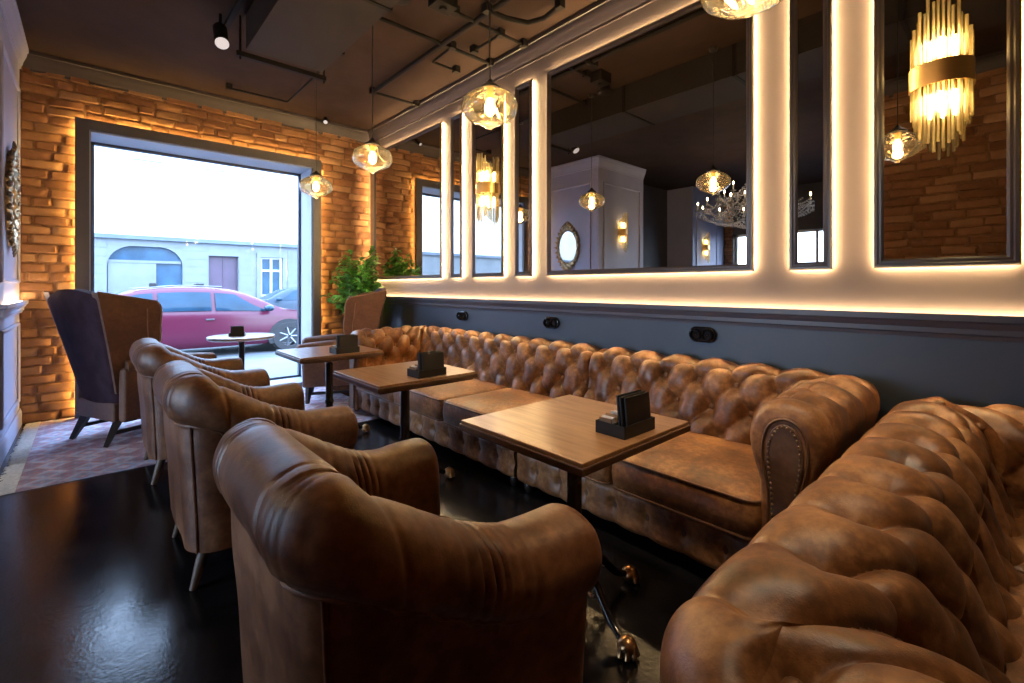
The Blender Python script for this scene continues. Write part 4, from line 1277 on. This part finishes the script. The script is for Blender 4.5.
add_fill_spot(1.3, 2.7, 3.17, (1.75, 2.6, .5), 26, .8, 60)
add_fill_spot(1.35, 1.2, 3.17, (2.0, .95, .5), 48, .8, 54)
add_fill_spot(1.2, .35, 3.17, (1.6, .3, .7), 40, .8, 60)
spot(222, 43, 3.26, 'black ceiling spotlight with a lit lens left of the duct')
spot(325.5, 122, 3.45, 'tiny bright spotlight at the cornice above the window', .5, (R(-50), 0, R(-20)))
tr = thing('light_track', 'black track rail carrying the ceiling spotlight', 'track', (.86, 3.6, ZC)); 
MB().box(-.02, .02, -2.2, 1.4, -.035, 0).build('rail_body', M['pipe'], tr, smooth=0)

# ------------------------------------------------------------------ outside
RZ = -.12
struct(MB().box(-60, 60, -40, 80, RZ-.2, RZ-.02).build('ground', M['street'], smooth=0), 'street asphalt outside the window', 'street')
struct(MB().box(-14, 30, YG+.11, 9.7, RZ-.02, RZ+.06).build('pavement', M['pavement'], smooth=0), 'pale pavement outside the window', 'pavement')
struct(MB().box(-20, 40, 23.5, 27.0, RZ-.02, RZ+.06).build('far_pavement', M['pavement'], smooth=0), 'pavement across the street', 'pavement')
FY = 27.0
fc = thing('street_building', 'white plastered building across the street with an arched opening', 'building', (0, FY, RZ))
holes = [(.52, 3.25, 0, 3.25), (4.3, 5.6, 0, 2.95), (6.63, 7.7, .9, 2.97), (-3.2, -1.6, .9, 2.97), (9.6, 11.0, .9, 2.97)]
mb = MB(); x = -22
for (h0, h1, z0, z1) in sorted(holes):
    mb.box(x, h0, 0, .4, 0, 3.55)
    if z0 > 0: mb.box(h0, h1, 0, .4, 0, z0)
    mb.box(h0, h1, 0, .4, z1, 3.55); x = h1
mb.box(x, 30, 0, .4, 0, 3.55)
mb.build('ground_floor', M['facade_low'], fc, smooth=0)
mb = MB()
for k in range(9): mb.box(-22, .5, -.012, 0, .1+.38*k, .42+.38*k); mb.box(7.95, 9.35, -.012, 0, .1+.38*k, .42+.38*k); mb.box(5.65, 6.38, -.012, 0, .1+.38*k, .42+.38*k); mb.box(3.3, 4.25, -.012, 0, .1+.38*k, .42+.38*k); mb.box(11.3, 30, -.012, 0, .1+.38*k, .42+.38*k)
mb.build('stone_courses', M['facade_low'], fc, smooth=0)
MB().box(-22, 30, 0, .4, 3.55, 13).build('facade', M['facade'], fc, smooth=0); MB().box(-22, 30, .4, .5, 0, 13).build('rear_wall', M['facade'], fc, smooth=0)
# arch spandrels
poly = []
mb = MB()
for s in (0, 1):
    cxp = .52 if s == 0 else 3.25; sg = 1 if s == 0 else -1
    pl = [(cxp, 3.26)] + [(cxp+sg*(.9-.9*math.cos(R(a))), 2.35+.9*math.sin(R(a))) for a in range(0, 91, 10)]
    mb.prism(pl, -.0, .35)
mb.build('arch_spandrels', M['facade_low'], fc, smooth=0)
mb = MB(); mb.box(-22, 30, -.18, 0, 3.55, 3.68); mb.box(-22, 30, -.10, 0, 3.68, 3.74); mb.build('string_course', M['facade_trim'], fc, smooth=0)
mb = MB(); mb.box(.52, 3.25, .25, .3, 0, 3.25); mb.build('arch_glazing', M['out_glass'], fc, smooth=0)
mb = MB(); mb.box(.55, 2.25, .12, .24, 0, 2.5); mb.box(.52, 3.2, .10, .2, 2.5, 2.62); gate = mb.build('gate_leaf', M['facade_low'], fc, smooth=0)
mb = MB(); mb.box(4.3, 5.6, .25, .32, 0, 2.95); dr = mb.build('door', M['out_door'], fc, smooth=0)
mb = MB(); mb.box(4.94, 4.98, .22, .25, 0, 2.95); mb.box(4.5, 4.85, .22, .25, .4, 1.2); mb.box(5.05, 5.4, .22, .25, .4, 1.2); mb.build('door_panels', M['out_door'], dr, smooth=0)
for (h0, h1, z0, z1) in (holes[2], holes[3], holes[4]):
    f_ = MB().box(h0, h1, .25, .3, z0, z1).build('pane', M['out_glass'], fc, smooth=0)
    mb = MB(); c_ = (h0+h1)/2
    for a, b in ((h0, h0+.09), (c_-.05, c_+.05), (h1-.09, h1)): mb.box(a, b, .15, .25, z0, z1)
    for a, b in ((z0, z0+.09), (z1-.75, z1-.65), (z1-.09, z1)): mb.box(h0, h1, .16, .249, a, b)
    mb.build('window_frame', M['facade'], f_, smooth=0); mb = MB()
    mb.box(h0-.2, h0, -.06, 0, z0-.1, z1+.2); mb.box(h1, h1+.2, -.06, 0, z0-.1, z1+.2); mb.box(h0-.2, h1+.2, -.07, 0, z1, z1+.21); mb.box(h0-.25, h1+.25, -.12, 0, z0-.18, z0-.06)
    mb.build('surround', M['facade_low'], f_, smooth=0)
for k in range(6):
    x = -1.2+2.6*k
    f_ = MB().box(x, x+1.1, -.02, .01, 5.0, 7.2).build('pane', M['upper_pane'], fc, smooth=0)
    mb = MB(); mb.box(x-.15, x, -.08, 0, 4.9, 7.35); mb.box(x+1.1, x+1.25, -.08, 0, 4.9, 7.35); mb.box(x-.15, x+1.25, -.1, 0, 7.2, 7.35); mb.box(x+.5, x+.6, -.05, 0, 5, 7.2); mb.box(x, x+1.1, -.045, 0, 6.4, 6.5)
    mb.build('window_frame', M['facade'], f_, smooth=0)

# cars ------------------------------------------------------------------
def car():
    """length along x (front at +x), origin on the road under the middle"""
    t_ = thing('car', '', 'car', (0,0,0), 0, 'parked cars')
    xs = [-2.06,-2.02,-1.9,-1.7,-1.45,-1.2,-.9,-.5,-.1,.3,.55,.8,1.05,1.25,1.5,1.75,1.95,2.05,2.08]
    top = [.72,.84,.98,1.18,1.35,1.42,1.455,1.47,1.455,1.40,1.31,1.18,1.03,.955,.92,.87,.80,.68,.58]
    wid = [.60,.70,.79,.84,.86,.87,.875,.88,.88,.88,.88,.88,.875,.87,.86,.82,.75,.62,.52]
    bel = [.70,.82,.90,.93,.945,.945,.94,.935,.93,.92,.915,.91,.905,.90,.88,.84,.78,.66,.56]
    def itp(a, x): return float(np.interp(x, xs, a))
    X = np.concatenate([np.linspace(-2.06, -1.9, 6), np.linspace(-1.85, 1.9, 56), np.linspace(1.95, 2.08, 6)])
    J = 26
    G = np.zeros((len(X), J, 3))
    for i, x in enumerate(X):
        t, w_, b = itp(top, x), itp(wid, x), itp(bel, x)
        gh = max(0, t-b)
        tw = w_-.24*min(1, gh/.45)
        pr = [(w_*.90, .20), (w_*.97, .28), (w_, .45), (w_*1.0, .62), (w_*.985, b-.06), (w_*.95, b), (tw+(w_*.95-tw)*.45, b+gh*.55), (tw, b+gh*.88), (tw*.86, b+gh*.975), (tw*.5, t), (0.0001, t)]
        pr = np.array(pr); d = np.r_[0, np.cumsum(np.hypot(*np.diff(pr, axis=0).T))]; s = np.linspace(0, d[-1], J)
        G[i, :, 0] = x; G[i, :, 1] = -np.interp(s, d, pr[:, 0]); G[i, :, 2] = np.interp(s, d, pr[:, 1])
    mb = MB(); mb.grid(G); Gm = G.copy(); Gm[..., 1] *= -1; mb.grid(Gm, flip=True)
    for e_ in (0, -1):
        ring = [tuple(p) for p in G[e_]] + [tuple(p) for p in Gm[e_][::-1]]; mb.add(ring, [tuple(range(len(ring)))])
    mb.add([(-2, -.75, .2), (2, -.6, .2), (2, .6, .2), (-2, .75, .2)], [(0, 1, 2, 3)])
    body = mb.build('body', M['car_red'], t_, smooth=40)
    def gp(x, f, s):
        t, w_, b = itp(top, x), itp(wid, x), itp(bel, x); gh = t-b; tw = w_-.24*min(1, gh/.45)
        y0, y1 = w_*.95, tw
        return Vector((x, s*(y0+(y1-y0)*f/.88+.012+.030*math.sin(PI*min(1, f/.88))), b+gh*f))
    for s in (-1, 1):
        for x0, x1, cut0, cut1 in ((-1.62, -1.02, .30, 0), (-.95, -.12, 0, 0), (-.05, .92, 0, .62)):
            g = np.zeros((13, 5, 3))
            for i in range(13):
                for j in range(5):
                    f = .06+.72*j/4
                    a = x0+cut0*(f-.06)/.72; b = x1-cut1*(f-.06)/.72
                    g[i, j] = gp(a+(b-a)*i/12, f, s)
            mb = MB(); mb.grid(g); mb.build('side_window', M['car_glass'], body, smooth=60)
        mb = MB(); mb.ball((.86, s*1.0, .99), .10, 12, 8, .7); mb.tube([(.9, s*.86, .94), (.88, s*.97, .96)], .025, 8); mb.build('door_mirror', M['car_glass'], t_, smooth=60)
        for x in (-.06, -.98): MB().box(x-.16, x-.02, s*.885-.012, s*.885+.012, .77, .80).build('door_handle', M['rim'], body, smooth=0, bevel=.005)
        for x in (-1.36, 1.28):
            mb = MB()
            mb.lathe([(.20,-.10),(.315,-.10),(.335,-.07),(.335,.07),(.315,.10),(.20,.10)], 32, (x, s*.80, .335), 'y'); wh_ = mb.build('wheel', M['tyre'], t_, smooth=40)
            mb = MB(); mb.lathe([(.20,-.095),(.225,-.09),(.225,.09),(.20,.095)], 32, (x, s*.80, .335), 'y'); mb.lathe([(.0005,.08*s),(.05,.085*s),(.05,.06*s)], 16, (x, s*.80, .335), 'y')
            for k in range(7):
                a = 2*PI*k/7; mb.tube([(x+.03*math.cos(a), s*.88, .335+.03*math.sin(a)), (x+.215*math.cos(a), s*.885, .335+.215*math.sin(a))], [.028, .02], 6)
            mb.build('rim', M['rim'], wh_, smooth=40)
            mb = MB(); pl = [(x+.40*math.cos(R(a)), .335+.40*math.sin(R(a))) for a in range(-20, 201, 10)]
            mb.prism(pl, s*.80, s*.888); mb.build('wheel_arch', M['tyre'], body, smooth=0)
        for x0, x1, m in ((1.86, 2.0, 'lamp_clear'), (-2.04, -1.9, 'lamp_red')):
            mb = MB(); w_ = itp(wid, (x0+x1)/2); mb.box(x0, x1, s*(w_-.10)-.06, s*(w_-.10)+.10, .66, .76); mb.build('head_lamp' if x0 > 0 else 'tail_lamp', M[m], body, smooth=0, bevel=.03)
    # windscreen and rear glass
    for x0, x1, nm in ((.42, 1.12, 'windscreen'), (-1.86, -1.36, 'rear_window')):
        g = np.zeros((9, 9, 3))
        for i in range(9):
            x = x0+(x1-x0)*i/8; t, w_, b = itp(top, x), itp(wid, x), itp(bel, x); tw = w_-.24*min(1, (t-b)/.45)
            for j in range(9):
                f = -1+2*j/8; g[i, j] = (x, f*tw*.80, t+.010-.02*abs(f)**3)
        mb = MB(); mb.grid(g); mb.build(nm, M['car_glass'], body, smooth=60)
    mb = MB(); mb.box(-.28, -.14, -.16, .16, 1.47, 1.53); mb.box(-1.02, -.9, -.05, .05, 1.45, 1.54); mb.build('roof_fittings', M['tyre'], t_, smooth=0, bevel=.02)
    for y in (-.56, .56): MB().tube([(-1.3, y, 1.42), (-.6, y, 1.485), (.1, y, 1.46)], .014, 6).build('roof_rail', M['rim'], t_, smooth=60)
    return t_
cr_ = car(); cr_.location = (1.95, 12.0, RZ-.02); cr_.scale = (1.05, 1.05, .985); cr_['label'] = 'red hatchback parked outside the shop window'
c2 = another(cr_, (6.05, 19.5, RZ-.02), PI, 'blue grey car parked across the street behind the red one')
for o in [c2]+list(c2.children_recursive):
    if o.type == 'MESH' and o.data.materials and o.data.materials[0] == M['car_red']:
        o.material_slots[0].link = 'OBJECT'; o.material_slots[0].material = M['car_grey']
